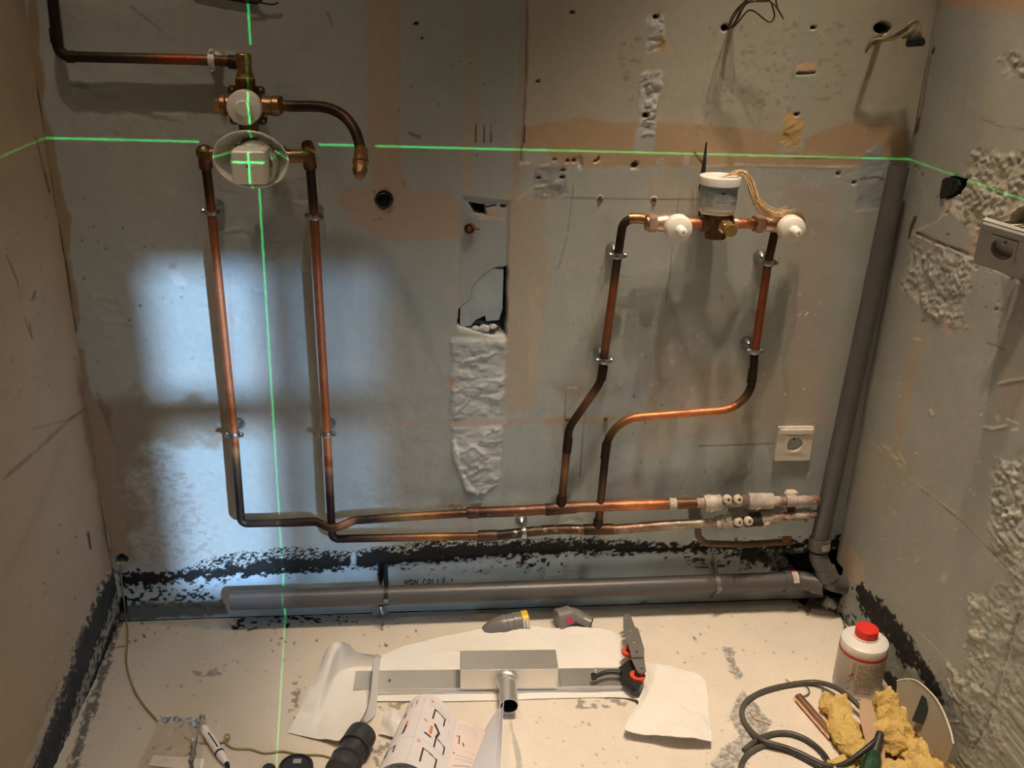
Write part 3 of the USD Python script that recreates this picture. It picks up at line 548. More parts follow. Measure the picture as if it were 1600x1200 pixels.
Rr.area(rough1, (.47, .45, .36), soft=8, warp=10); Rr.chips(rough1, 0.0050, light=(.66, .62, .52), dark=(.34, .33, .28), soft=8, k_=1.9)
Rr.area([(1522, 335), (1540, 360), (1528, 395), (1510, 390)], (.50, .38, .26), soft=5, warp=7, alpha=.8)
rough2 = [(1424, 380), (1450, 390), (1530, 400), (1510, 450), (1500, 470), (1505, 510), (1470, 505), (1440, 480), (1410, 450)]
Rr.chips(rough2, 0.0044, light=(.64, .60, .50), dark=(.36, .36, .32), soft=10, k_=1.9)
Rr.area([(1445, 440), (1495, 435), (1490, 470), (1460, 480), (1440, 465)], (.33, .34, .31), soft=5, warp=8)
Rr.line([(1443, 465), (1452, 490), (1470, 495), (1480, 478)], 2.4, (.60, .56, .47), warp=6, nz='n4', add=.002)
Rr.area([(1476, 310), (1490, 310), (1505, 318), (1508, 345), (1496, 340), (1478, 322)], (.72, .68, .60), soft=2, warp=3)
Rr.line([(1425, 365), (1465, 345), (1485, 320)], 2, (.56, .52, .43), warp=2)
Rr.line([(1432, 364), (1460, 378), (1500, 392), (1560, 422), (1610, 446)], 1.3, (.14, .125, .10), warp=1.5, add=-.003); Rr.line([(1436, 368), (1500, 397), (1560, 427)], 1.2, (.62, .58, .48), warp=2, alpha=.7)
Rr.line([(1430, 340), (1422, 362), (1420, 372)], 1.8, (.08, .07, .06), warp=2); Rr.line([(1453, 90), (1440, 170), (1425, 240)], 1.6, (.25, .23, .19), warp=2, alpha=.8)
Rr.line([(1459, 75), (1457, 82)], 2, (.06, .055, .045), warp=1.5); Rr.area([(1434, 182), (1439, 180), (1434, 205), (1424, 216)], (.10, .09, .07), soft=1.5, warp=2)
Rr.line([(1530, 184), (1560, 196), (1605, 204)], 1.3, (.30, .27, .21), warp=1); Rr.line([(1516, 90), (1510, 130), (1500, 200)], 1, (.32, .31, .27), warp=1, alpha=.6)
Rr.area([(1438, 500), (1450, 505), (1420, 640), (1402, 720), (1390, 720), (1410, 600)], (.50, .40, .27), soft=5, warp=6, alpha=.6)
Rr.area([(1460, 505), (1490, 505), (1482, 532)], (.50, .41, .31), soft=3, warp=4, alpha=.8); Rr.line([(1428, 529), (1438, 530)], 2, (.66, .60, .48), warp=1.5)
Rr.line([(1540, 535), (1556, 540), (1568, 547)], 1.6, (.20, .19, .16), warp=1, alpha=.8)
Rr.line([(1562, 600), (1580, 595), (1600, 593)], 1.6, (.70, .66, .56), warp=1.5, add=.002); Rr.area([(1572, 580), (1640, 570), (1640, 660), (1560, 640)], (.46, .38, .32), soft=10, warp=10, alpha=.6)
Rr.line([(1538, 667), (1552, 670), (1572, 666)], 2, (.72, .70, .64), warp=2, add=.002); Rr.line([(1574, 655), (1592, 662)], 1.6, (.7, .68, .62), warp=2); Rr.line([(1580, 672), (1590, 670)], 2, (.7, .68, .62), warp=2)
for x, y in ((1454, 643), (1559, 652)): Rr.line([(x, y), (x + 2, y + 4)], 3, (.62, .52, .38), warp=1.5, add=.001)
Rr.line([(1362, 690), (1410, 732), (1425, 750), (1460, 775), (1510, 820), (1545, 855), (1590, 905), (1640, 960)], 1.2, (.56, .49, .38), warp=2); Rr.line([(1440, 765), (1500, 812), (1550, 862), (1600, 915)], .9, (.22, .20, .16), warp=1.5)
Rr.area([(1380, 695), (1412, 718), (1418, 738), (1400, 722)], (.58, .51, .40), soft=3, warp=4, rough=.005); Rr.line([(1405, 706), (1414, 724)], 1.5, (.74, .70, .60))
Rr.area([(1300, 860), (1330, 850), (1350, 880), (1352, 915), (1325, 905), (1300, 880)], (.52, .44, .34), soft=4, warp=6)
Rr.area([(1345, 700), (1420, 700), (1440, 760), (1370, 800), (1330, 790)], (.46, .42, .33), soft=20, warp=18, alpha=.5)
rough3 = [(1560, 720), (1660, 690), (1660, 900), (1590, 905), (1555, 850), (1550, 780)]
Rr.chips(rough3, 0.0055, light=(.72, .70, .63), dark=(.32, .33, .30), soft=14, k_=1.9)
Rr.line([(1556, 784), (1562, 800), (1572, 806), (1588, 806)], 3.5, (.66, .64, .57), warp=6, nz='n4', add=.0025); Rr.area([(1552, 775), (1580, 770), (1574, 800), (1556, 800)], (.33, .34, .31), soft=4, warp=4)
rough4 = [(1515, 930), (1545, 925), (1600, 900), (1660, 900), (1660, 1260), (1500, 1260), (1500, 1120), (1480, 1085), (1510, 1050)]
Rr.area(rough4, (.40, .415, .37), soft=12, warp=10, alpha=.8); Rr.chips(rough4, 0.0050, light=(.56, .55, .47), dark=(.34, .355, .32), soft=14, alpha=.8, k_=1.9)
for pts in ([(1516, 942), (1532, 938), (1536, 950), (1518, 952)], [(1514, 986), (1540, 984), (1542, 998), (1514, 998)], [(1480, 1040), (1496, 1050), (1508, 1072), (1494, 1066)], [(1512, 1064), (1530, 1070), (1548, 1088), (1530, 1084)]):
    Rr.area(pts, (.64, .61, .53), soft=2, warp=6, nz='n4', add=.0025)
for pts in ([(1510, 1010), (1522, 1028), (1548, 1026)], [(1482, 1062), (1492, 1090), (1506, 1104)], [(1482, 1128), (1498, 1128)]): Rr.line(pts, 1.5, (.62, .59, .51), warp=3, nz='n4', add=.0015)
Rr.line([(1432, 984), (1460, 1010), (1486, 1040)], 1.2, (.56, .52, .42), warp=.8); Rr.line([(1592, 960), (1570, 1030), (1548, 1120), (1520, 1170)], 3, (.30, .30, .27), warp=3, alpha=.8, add=-.004); Rr.line([(1534, 1074), (1538, 1068)], 1.2, (.04, .04, .04))
Rr.area([(1470, 898), (1476, 894), (1480, 905), (1472, 912)], (.60, .52, .38), soft=1.5, warp=2); Rr.dots((1350, 600, 1600, 1000), 70, (.7, 2.2), (.60, .57, .48), .001, seed=22, stretch=3); Rr.dots((1430, 250, 1600, 520), 60, (.8, 2.6), (.22, .2, .17), -.002, seed=23)
for pts in (rough1, rough2, rough3, rough4):
    Rr.flakes(pts, (.60, .57, .49), thr=.56, nz='n4', gain=8, soft=12, alpha=.6); Rr.flakes(pts, (.27, .27, .24), thr=.60, nz='n3', gain=8, soft=12, alpha=.55); Rr.flakes(pts, (.48, .38, .27), thr=.66, nz='n3', gain=8, soft=12, alpha=.5)
# tar strip at its foot, the knocked-out corner
Rr.area([(1318, 925), (1345, 925), (1385, 945), (1420, 990), (1470, 1065), (1490, 1100), (1480, 1130), (1440, 1140), (1380, 1062), (1312, 960)], (.34, .36, .33), soft=3, warp=4, rough=.004)
Rr.area([(1330, 918), (1350, 912), (1388, 950), (1425, 1000), (1468, 1070), (1472, 1100), (1452, 1085), (1430, 1045), (1412, 1042), (1400, 1018), (1370, 985), (1345, 950)], (.016, .016, .016), soft=1.5, warp=4, warp2=5, nz='n4')
Rr.dots((1360, 950, 1470, 1090), 34, (.6, 1.5), (.5, .48, .42), seed=25)
Rr.area([(1310, 958), (1316, 958), (1330, 985), (1328, 995), (1314, 980)], (.02, .02, .02), soft=1.5, warp=3); Rr.flakes([(1318, 945), (1345, 970), (1350, 985), (1330, 990)], (.03, .03, .03), thr=.55, nz='n4', gain=14)
Rr.area([(1378, 1050), (1390, 1050), (1420, 1095), (1425, 1120), (1400, 1100)], (.03, .032, .03), soft=2, warp=4)
for x, y in ((1389, 1052), (1399, 1060)): Rr.line([(x, y), (x + 1, y + 2)], 3, (.05, .03, .03), warp=1)
Rr.area([(1288, 855), (1300, 862), (1308, 880), (1316, 890), (1313, 902), (1302, 900), (1300, 915), (1315, 930), (1306, 950), (1285, 930)], (.010, .010, .010), soft=1.5, warp=3, h=-.04)  # knocked-out corner pushed in, its inner shade painted black
Rr.area([(1302, 900), (1312, 898), (1313, 912), (1308, 918)], (.66, .63, .56), soft=1.5, warp=2, h=.006)
pit(Rr, 1494, 290, 0.1, 0.1, .001); Rr.area([(1483, 280), (1490, 276), (1508, 280), (1509, 288), (1500, 302), (1480, 310), (1478, 306)], (.010, .010, .010), soft=1, warp=1.2, h=-.05)
pit(Rr, 1602, 352, 25, 26, .07, (.56, .48, .36))

# ---- floor: pale screed
FB = (.78, .705, .61)
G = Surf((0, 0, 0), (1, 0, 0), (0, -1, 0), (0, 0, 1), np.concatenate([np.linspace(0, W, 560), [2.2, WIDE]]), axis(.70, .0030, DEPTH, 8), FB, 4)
G.C *= (1 + .16 * (G.n2 - .5) + .10 * (G.n3 - .5))[..., None]; G.H += .003 * (G.n2 - .5) + .0008 * (G.n3 - .5)
G.area([(150, 960), (420, 950), (440, 1200), (60, 1260)], (.52, .46, .39), soft=70, warp=40, nz='n2', alpha=.85); G.area([(260, 1080), (310, 980), (350, 1090), (300, 1150)], (.47, .41, .30), soft=30, warp=20, alpha=.5, nz='n2')  # left floor painted darker, standing in for weaker lamp light there
for pts in ([(1128, 1012), (1148, 1012), (1152, 1040), (1164, 1056), (1152, 1062), (1138, 1045)], [(1150, 1095), (1160, 1080), (1180, 1100), (1205, 1130), (1195, 1145), (1165, 1170), (1160, 1200), (1120, 1230), (1110, 1190), (1130, 1165), (1155, 1150), (1140, 1120)]):
    G.area(pts, (.40, .38, .37), soft=3, warp=6, alpha=.55); G.flakes(pts, (.22, .21, .21), thr=.5, nz='n5', gain=9, soft=6, alpha=.75)
for pts in ([(300, 1048), (350, 1042), (350, 1055), (305, 1060)], [(405, 1050), (418, 1046), (410, 1058)], [(455, 1060), (470, 1052), (466, 1120), (450, 1130)], [(590, 1100), (650, 1095), (645, 1108), (600, 1112)], [(585, 1170), (640, 1160), (635, 1200), (585, 1200)], [(1080, 990), (1095, 985), (1088, 1005)], [(905, 1090), (1000, 1080), (1010, 1100), (900, 1105)]):
    G.flakes(pts, (.16, .14, .12), thr=.54, nz='n4', gain=10, soft=5, alpha=.7)
G.line([(795, 1112), (800, 1140), (810, 1185), (812, 1215)], 2.2, (.34, .32, .30), warp=4, alpha=.6)
G.dots((190, 965, 800, 1010), 46, (.7, 2.3), (.04, .035, .03), seed=31); G.dots((150, 980, 480, 1200), 40, (.7, 2.2), (.12, .10, .08), seed=32); G.dots((830, 1090, 1250, 1200), 60, (.6, 1.8), (.14, .12, .10), seed=33)
G.dots((1000, 950, 1300, 1080), 40, (.6, 1.8), (.16, .13, .11), seed=34); G.dots((590, 1150, 640, 1200), 50, (.6, 1.4), (.2, .16, .12), seed=35); G.dots((150, 1000, 480, 1180), 30, (.8, 2), (.66, .62, .56), .001, seed=36)
G.area([(150, 940), (1330, 900), (1330, 945), (700, 962), (360, 985), (150, 970)], (.30, .32, .33), soft=4, warp=4, alpha=.6); G.flakes([(360, 955), (560, 945), (560, 970), (360, 985)], TAR, thr=.62, nz='n4', gain=14)  # drain pipe's lamp shadow painted on the floor, with tar flecks
G.area([(1225, 905), (1330, 900), (1322, 960), (1290, 955), (1262, 948), (1235, 940)], (.16, .145, .13), soft=5, warp=7, rough=.012); G.area([(1242, 928), (1258, 926), (1262, 940), (1255, 944)], (.012, .012, .012), soft=2, warp=3, h=-.02)
G.area([(1272, 940), (1310, 936), (1312, 965), (1290, 955)], (.26, .24, .21), soft=3, warp=5, rough=.016); G.line([(1312, 952), (1322, 985)], 2.5, (.02, .02, .02), warp=3)
G.line([(1258, 947), (1262, 962), (1266, 950)], 2, (.12, .09, .07), warp=2)
G.area([(186, 962), (140, 1090), (95, 1230), (110, 1230), (160, 1080), (194, 966)], (.05, .05, .045), soft=2, warp=5, warp2=4, alpha=.8); G.flakes([(160, 1040), (185, 970), (210, 975), (130, 1200), (105, 1200)], (.5, .46, .4), thr=.6, nz='n4')
G.line([(194, 1010), (172, 1014)], 1.4, (.12, .1, .08), warp=2)

def structure(name, mesh, m, smooth=35, col=None): return single(name, mesh, m, kind='structure', smooth=smooth, col=col)
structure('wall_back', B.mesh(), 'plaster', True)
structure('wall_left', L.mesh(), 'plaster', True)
structure('wall_right', Rr.mesh(), 'plaster', True)
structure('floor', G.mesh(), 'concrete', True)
def sheet(o, a, b): o, a, b = map(np.array, (o, a, b)); return np.array([o, o + a, o + a + b, o + b], float), np.array([[0, 1, 2], [0, 2, 3]])
def plate(poly, t, o, ux, uy): return prism(poly, t, o, ux, uy)
ceil_poly = Polygon([(0, 0), (W, 0), (W, -1.5), (WIDE, -1.5), (WIDE, -DEPTH), (0, -DEPTH)])
from shapely.geometry import Point
for (px_, py_, _), _p, _c in SPOTS: ceil_poly = ceil_poly.difference(Point(px_, py_).buffer(.045, 12))
structure('ceiling', plate(ceil_poly, .03, (0, 0, CEIL), (1, 0, 0), (0, 1, 0)), 'ceiling_paint')
structure('wall_right', plate([(0, 0), (WIDE - W, 0), (WIDE - W, CEIL), (0, CEIL)], .05, (W, -1.5, 0), (1, 0, 0), (0, 0, 1)), 'plaster', False, RB)  # return walls out of view, set wide so daylight reaches the recess
structure('wall_right', plate([(0, 0), (DEPTH - 1.5, 0), (DEPTH - 1.5, CEIL), (0, CEIL)], .05, (WIDE, -DEPTH, 0), (0, 1, 0), (0, 0, 1)), 'plaster', False, RB)
WX0, WX1, WZ0, WZ1 = 1.65, 2.16, .88, 1.688  # window out of view, sized to shape the blue daylight patch
wf = Polygon([(0, 0), (WIDE, 0), (WIDE, CEIL), (0, CEIL)], [[(WX0, WZ0), (WX1, WZ0), (WX1, WZ1), (WX0, WZ1)]])
structure('unseen_wall_front', plate(wf, .05, (0, -DEPTH, 0), (1, 0, 0), (0, 0, 1)), 'plaster', False, LB)  # out of view; its opening shapes the daylight on the back wall
wy = -DEPTH - .03
win = Thing('unseen_window_1', None, None, ((WX0 + WX1) / 2, wy, WZ0)); keys(win.prim, kind='structure')
for c_, s_ in (((WX0, wy, (WZ0 + WZ1) / 2), (.03, .05, WZ1 - WZ0)), ((WX1, wy, (WZ0 + WZ1) / 2), (.03, .05, WZ1 - WZ0)), (((WX0 + WX1) / 2, wy, WZ0), (WX1 - WX0, .05, .03)), (((WX0 + WX1) / 2, wy, WZ1), (WX1 - WX0, .05, .03)),
               (((WX0 + WX1) / 2, wy, 1.355), (WX1 - WX0, .04, .075)), ((1.915, wy, (WZ0 + WZ1) / 2), (.035, .04, WZ1 - WZ0))):
    part(win, 'frame_bar', rbox(c_, s_, .003), 'white_plastic')
part(win, 'pane', rbox(((WX0 + 1.915) / 2, wy - .01, (WZ0 + WZ1) / 2), (1.915 - WX0, .004, WZ1 - WZ0), .001), 'window_glass')
part(win, 'pane', rbox(((1.915 + WX1) / 2, wy - .01, (WZ0 + WZ1) / 2), (WX1 - 1.915, .004, WZ1 - WZ0), .001), 'frosted_glass', label='unseen frosted pane softening the right of the daylight patch')
for i, ((sx_, sy_, sz_), _p, _c) in enumerate(SPOTS):
    d = Thing('unseen_ceiling_spot', ['unseen ceiling spot over the bathroom mixer, lighting the right of the recess', 'unseen ceiling spot over the middle of the recess, lighting wall and floor', 'unseen ceiling spot in front of the middle one, lighting wall and floor', 'unseen ceiling spot beside the brown wall, lighting the left of the recess', 'added fill spot in the ceiling, middle of the room, out of view'][i], 'lamp', (sx_, sy_, CEIL))
    part(d, 'housing', lathe([(.058, -.004), (.060, 0), (.047, 0), (.045, .05), (0, .05)][::1], (sx_, sy_, CEIL), n=28), 'white_plastic')
    part(d, 'lamp', lathe([(.026, -.002), (.036, -.002), (.036, .002), (.026, .002)], (sx_, sy_, CEIL), n=28, closed=True), 'lamp_glow')

# ------------------------------------------------------------------ copper pipework
CU, DK, BR, HOT, YB, LT = (.55, .19, .085), (.035, .022, .016), (.20, .095, .05), (.72, .27, .12), (.42, .24, .09), (.62, .50, .40)
RED = (.36, .075, .03)
def pp(pts): return [P(*q) for q in pts]
# hot pipe coming in at the top left
t = Thing('copper_pipe', 'dark scorched copper pipe entering at upper left and elbowing towards the upper diverter valve', 'pipe', P(95, 88, .030))
path = fillet(pp([(74, -70, .030), (92, 88, .030), (330, 94, .030), (378, 98, .034), (383, 112, .098)]), [.020, .5, .014])
part(t, 'tube', sweep(path, .0095, 18, step=.006, color=stops([(0, DK), (.42, DK), (.52, (.06, .045, .03)), (.60, (.15, .06, .03)), (.68, RED), (.73, (.30, .08, .035)), (.76, BR), (.86, (.13, .06, .035)), (.93, DK), (1, DK)])), 'copper', True)
part(t, 'elbow', sweep(fillet(pp([(358, 97, .032), (380, 98, .036), (383, 112, .098)]), .014), .0125, 18, color=stops([(0, DK), (1, BR)], spots=.25)), 'copper', True)
for q0, q1 in (((86, 44, .030), (89, 68, .030)), ((104, 88.6, .030), (116, 88.9, .030))):
    part(t, 'socket_collar', sweep(pp([q0, q1]), .0108, 18, color=stops([(0, DK), (1, DK)])), 'copper', True)

# diverter valve
dv = P(386, 165, .10)
t = Thing('diverter_valve', 'brass concealed diverter valve with four drilled lugs and round white cap', 'valve', dv)
ex, ez, ey = np.array([1, 0, 0.]), np.array([0, 0, 1.]), np.array([0, -1., 0])
part(t, 'body', cat(lathe([(0, -.048), (.016, -.048), (.0175, -.046), (.0175, -.022), (.021, -.016), (.021, .018), (.0175, .022), (.0175, .044), (.016, .046), (0, .046)], dv, ez, 28),
                    lathe([(0, -.030), (.019, -.030), (.021, -.026), (.021, .026), (.018, .028), (0, .028)], dv, ex, 28)), 'dark_brass')
part(t, 'side_port', lathe([(0, .02), (.0165, .02), (.0165, .044), (.018, .046), (.018, .056), (.0165, .058), (0, .058)], dv, ex, 28), 'brass')
part(t, 'side_port', lathe([(0, .02), (.0165, .02), (.0165, .036), (.018, .038), (.018, .046), (.013, .048), (0, .048)], dv, -ex, 28), 'brass')
part(t, 'threaded_plug', hexnut(dv - ex * .0515, .012, .010, ex), 'yellow_brass')
part(t, 'inlet_fitting', lathe([(0, .03), (.0175, .03), (.0175, .048), (.0155, .052), (.0125, .060), (.0125, .072), (.0140, .074), (.0140, .088), (.012, .090), (0, .090)], dv, ez, 28), 'brass')
part(t, 'fitting_ring', lathe([(.0165, .0475), (.0182, .048), (.0182, .0495), (.0165, .050)], dv, ez, 28, closed=True), 'bright_brass')
for sx in (-1, 1):
    for sz in (-1, 1):
        lug = Polygon([(0, 0), (.019, 0), (.019, .010), (.015, .014), (.004, .014), (0, .012)]).difference(Polygon([(.012 + .0028 * math.cos(a), .0085 + .0028 * math.sin(a)) for a in np.linspace(0, 6.2, 12)]))
        part(t, 'mounting_lug', prism(lug, .005, dv + ex * sx * .014 + ez * sz * .020 + ey * -.006, ex * sx, ez * sz), 'dark_brass')
part(t, 'cap', lathe([(0, .050), (.012, .050), (.014, .048), (.0150, .040), (.029, .037), (.0305, .034), (.0305, .020), (.028, .018), (0, .018)], dv, ey, 36), 'white_cap')
part(t, 'outlet_stem', lathe([(0, .04), (.012, .04), (.012, .055), (.0165, .056), (.0165, .068), (0, .068)], dv, -ez, 24), 'dark_brass')

# outlet pipe
t = Thing('copper_pipe', 'short dark copper pipe curving from the diverter valve down to a capped brass end', 'pipe', P(505, 168, .10))
path = spline(pp([(438, 164, .10), (470, 166, .10), (512, 169, .10), (540, 184, .115), (557, 210, .145), (564, 240, .19)]), 40)
part(t, 'tube', sweep(path, .0098, 18, step=.005, color=stops([(0, BR), (.1, DK), (.25, (.05, .025, .018)), (.5, (.06, .028, .02)), (.62, (.11, .05, .03)), (.8, DK), (1, (.08, .03, .02))])), 'copper', True)
part(t, 'union_nut', hexnut(P(436, 164, .10), .0155, .014, ex), 'dark_brass')
part(t, 'end_fitting', cat(sweep(pp([(564, 236, .183), (563.5, 252, .215)]), .0125, 20), sweep(pp([(563.5, 252, .215), (563, 258, .225)]), .0145, 20), sweep(pp([(563, 258, .225), (562.5, 268, .24)]), .0125, 20)), 'brass')
part(t, 'end_cap', sweep(pp([(562.5, 266, .238), (562, 274, .25)]), lambda s: .0130 - .004 * s ** 4, 20), 'dark_brass')

# thermostatic valve
tv = P(393, 243, .085)
t = Thing('thermostatic_valve', 'concealed thermostatic shower valve under an oval clear guard with a white block', 'valve', tv)
part(t, 'body', cat(lathe([(0, -.040), (.019, -.040), (.021, -.036), (.021, .036), (.019, .040), (0, .040)], tv, ex, 28), lathe([(0, -.03), (.020, -.03), (.020, .036), (0, .036)], tv, ey, 28), lathe([(0, 0), (.015, 0), (.015, .03), (0, .03)], tv, ez, 24)), 'dark_brass')
for sx, s0 in ((-1, .040), (1, .040)):
    part(t, 'side_union', lathe([(0, .03), (.014, .03), (.0145, .052), (.0125, .054), (.0125, .072), (0, .072)], tv, ex * sx, 24), 'brass')
    part(t, 'hex_nut', hexnut(tv + ex * sx * .056, .017, .016, ex), 'brass')
A_, B_ = .0660, .0500
gc = P(392.5, 249, .165); th = np.linspace(0, 2 * math.pi, 64, endpoint=False)
def ov(k, o): return gc + np.array([0, -o, 0]) + (A_ * k) * np.cos(th + .0)[:, None] * unit([1, 0, -.10]) + (B_ * k) * np.sin(th)[:, None] * np.array([.10, 0, 1])
rings = [ov(.62, -.055), ov(.70, -.050), ov(.93, -.006), ov(.985, .0), ov(1.0, .003), ov(.985, .005), ov(.96, .002), ov(.90, -.006), ov(.66, -.050), ov(.60, -.052)]
nv = len(th); v = np.vstack(rings); i, j = np.meshgrid(np.arange(len(rings) - 1), np.arange(nv), indexing='ij')
q = np.stack([i * nv + j, i * nv + (j + 1) % nv, (i + 1) * nv + (j + 1) % nv, (i + 1) * nv + j], -1).reshape(-1, 4)
gd_ = part(t, 'clear_guard', (v, np.vstack([q[:, [0, 2, 1]], q[:, [0, 3, 2]]])), 'clear_cover', 40, label='clear oval plastic guard')
rim = np.vstack([ov(.985, .003), ov(.985, .003)[:1]])
part(gd_, 'guard_rim', sweep(rim, .0018, 8, caps=False), 'white_cap', True, label='whitish rim of the clear guard')
bc = P(400, 254, .13)
part(t, 'bell', lathe([(.040, .000), (.041, .030), (.038, .042), (.036, .043), (.0385, .030), (.0385, .000)], bc, ey, 40, closed=True), 'clear_cover')
cb = P(388, 262.5, .217)
bk_ = part(t, 'block', rbox(cb + np.array([0, .035, 0]), (.0575, .07, .0575), .003), 'white_cap', label='white protective block')
part(bk_, 'knob_dot', lathe([(0, .0015), (.0018, .001), (.0022, -.001), (0, -.001)], P(386, 260, .2175), ey, 12), 'black_plastic')

# pipes below the thermostatic valve: the two left risers and what they feed
t = Thing('copper_pipe', 'left copper pipe of the shower valve, scorched elbow, running right as upper floor line', 'pipe', P(345, 500, .055))
p1 = pp([(352, 243, .085), (319, 241, .085), (322, 262, .078), (331, 335, .055), (366, 680, .055), (377, 818, .055), (440, 817, .055), (494, 815, .055), (515, 825, .073), (530, 823, .073), (553, 813, .055), (640, 807, .055), (738, 801, .055)])
part(t, 'elbow', sweep(fillet(p1[:3], .012), .0125, 18, color=stops([(0, (.40, .20, .10)), (.5, BR), (1, (.10, .05, .03))])), 'copper', True, label='brass elbow')
part(t, 'elbow_knuckle', blob(P(319, 238, .085), (.0155, .0135, .0145), 3, .03, 3), 'dark_brass')
part(t, 'riser', sweep(fillet(p1[2:7], [.5, .5, .014]), .0088, 18, step=.006, color=stops([(0, DK), (.06, (.09, .04, .02)), (.10, (.30, .10, .05)), (.2, CU), (.5, CU), (.66, HOT), (.68, RED), (.695, YB), (.73, (.10, .06, .035)), (.80, DK), (.93, DK), (1, (.06, .035, .025))])), 'copper', True)
part(t, 'floor_line', sweep(fillet(p1[6:], .02), .0094, 18, step=.006, rough=.0002, color=stops([(0, DK), (.15, DK), (.28, (.10, .05, .03)), (.34, (.30, .12, .06)), (.42, DK), (.5, DK), (.66, (.30, .19, .08)), (.74, (.34, .17, .07)), (.84, BR), (1, DK)], spots=.22)), 'copper', True)
p1b = pp([(734, 801, .055), (793, 799, .055), (850, 796, .055), (876, 793, .055), (930, 791, .055), (1000, 789, .055), (1088, 786, .055)])
part(t, 'floor_line', sweep(p1b, .0122, 20, step=.006, rough=.0005, color=stops([(0, DK), (.12, (.13, .06, .04)), (.3, BR), (.42, (.16, .08, .05)), (.5, (.30, .16, .10)), (.6, (.34, .14, .08)), (.72, HOT), (.8, CU), (.88, (.22, .10, .06)), (1, BR)], spots=.28, noise=.2)), 'copper', True)
part(t, 'tee', cat(sweep(pp([(852, 796.4, .055), (900, 792.5, .055)]), .0138, 20, color=stops([(0, DK), (1, BR)], spots=.3)), sweep(pp([(876, 793, .055), (878, 776, .055)]), .0115, 18, color=stops([(0, DK), (1, DK)]))), 'copper', True)
part(t, 'socket_collar', sweep(pp([(730, 801.4, .055), (748, 800.6, .055)]), .0134, 20, rough=.0006, color=stops([(0, (.10, .05, .03)), (1, (.14, .07, .05))], spots=.3)), 'copper', True)
part(t, 'socket_collar', sweep(pp([(1045, 787.5, .055), (1056, 787.2, .055)]), .0136, 20, color=(.62, .56, .47)), 'flaky_paint', True, label='pale solder collar')

t = Thing('copper_pipe', 'second copper pipe of the shower valve, turning right as lower floor line', 'pipe', P(500, 500, .055))
p2 = pp([(440, 245, .085), (482, 243, .085), (485, 262, .078), (491, 340, .055), (511, 680, .055), (519, 842, .055), (600, 840, .055), (760, 837, .055)])
part(t, 'elbow', sweep(fillet(p2[:3], .012), .0125, 18, color=stops([(0, (.40, .20, .10)), (.6, (.22, .12, .06)), (1, (.08, .04, .03))])), 'copper', True, label='brass elbow')
part(t, 'elbow_knuckle', sweep(pp([(480, 226, .066), (483, 240, .085)]), lambda s: .0115 + .002 * s, 18), 'dark_brass')
part(t, 'riser', sweep(fillet(p2[2:7], [.5, .5, .014])[:-1], .0088, 18, step=.006, color=stops([(0, DK), (.07, DK), (.10, (.13, .07, .03)), (.14, (.30, .10, .05)), (.3, CU), (.55, CU), (.68, HOT), (.74, HOT), (.76, RED), (.765, (.45, .27, .15)), (.80, (.25, .13, .08)), (.86, DK), (1, DK)])), 'copper', True)
part(t, 'floor_line', sweep(pp([(525, 842, .055), (600, 840.5, .055), (752, 837.5, .055)]), .0090, 18, step=.006, color=stops([(0, DK), (.18, DK), (.35, (.14, .07, .04)), (.55, (.30, .13, .07)), (.72, (.42, .22, .06)), (.8, (.18, .08, .04)), (1, BR)])), 'copper', True)
p2b = pp([(748, 837.5, .055), (780, 836, .055), (835, 830, .055), (880, 827, .055), (935, 828, .055), (1000, 824, .055), (1094, 818, .055)])
part(t, 'floor_line', sweep(spline(p2b, 50), .0112, 20, step=.006, rough=.0005, color=stops([(0, DK), (.15, (.06, .045, .03)), (.3, (.13, .08, .05)), (.45, (.16, .08, .05)), (.55, DK), (.64, (.38, .24, .15)), (.75, (.30, .18, .11)), (.85, (.46, .36, .27)), (1, (.50, .42, .33))], spots=.38, noise=.25)), 'copper', True)
part(t, 'socket_collar', sweep(pp([(747, 837.6, .055), (776, 836.3, .055)]), .0130, 20, rough=.0006, color=stops([(0, (.11, .06, .04)), (1, (.16, .09, .06))], spots=.3)), 'copper', True)
part(t, 'tee', cat(sweep(pp([(912, 827.6, .055), (958, 826.6, .055)]), .0128, 20, color=stops([(0, DK), (1, BR)], spots=.3)), sweep(pp([(933, 828, .055), (935, 812, .055)]), .0112, 18, color=stops([(0, DK), (1, DK)]))), 'copper', True)

# right risers to the mixer
t = Thing('copper_pipe', 'left copper pipe of the right-hand mixer with an S-bend above the floor lines', 'pipe', P(930, 600, .055))
path = fillet(pp([(877, 790, .055), (889, 668, .055), (938, 598, .055), (950, 512, .055), (966, 395, .055), (974, 343, .058), (1004, 342, .062)]), [.06, .06, .4, .4, .028])
part(t, 'tube', sweep(path, .0088, 18, step=.006, color=stops([(0, DK), (.06, (.12, .06, .04)), (.12, (.32, .17, .07)), (.17, BR), (.22, DK), (.27, DK), (.32, (.06, .04, .03)), (.39, (.20, .10, .05)), (.44, DK), (.52, DK), (.56, BR), (.60, (.30, .11, .055)), (.74, (.34, .11, .05)), (.80, (.10, .05, .03)), (.90, DK), (.96, (.06, .04, .025)), (1, BR)])), 'copper', True)
part(t, 'elbow', sweep(spline(pp([(983, 341.5, .060), (990, 341, .061), (1006, 342, .062)]), 8), .0105, 18), 'brass')
part(t, 'socket_collar', sweep(pp([(885.5, 706, .055), (888, 684, .055)]), .0100, 18, color=DK), 'copper', True)
part(t, 'socket_collar', sweep(pp([(939.5, 593, .055), (943, 572, .055)]), .0100, 18, color=DK), 'copper', True)
t = Thing('copper_pipe', 'right copper pipe of the right-hand mixer with a long bright horizontal offset', 'pipe', P(1080, 645, .055))
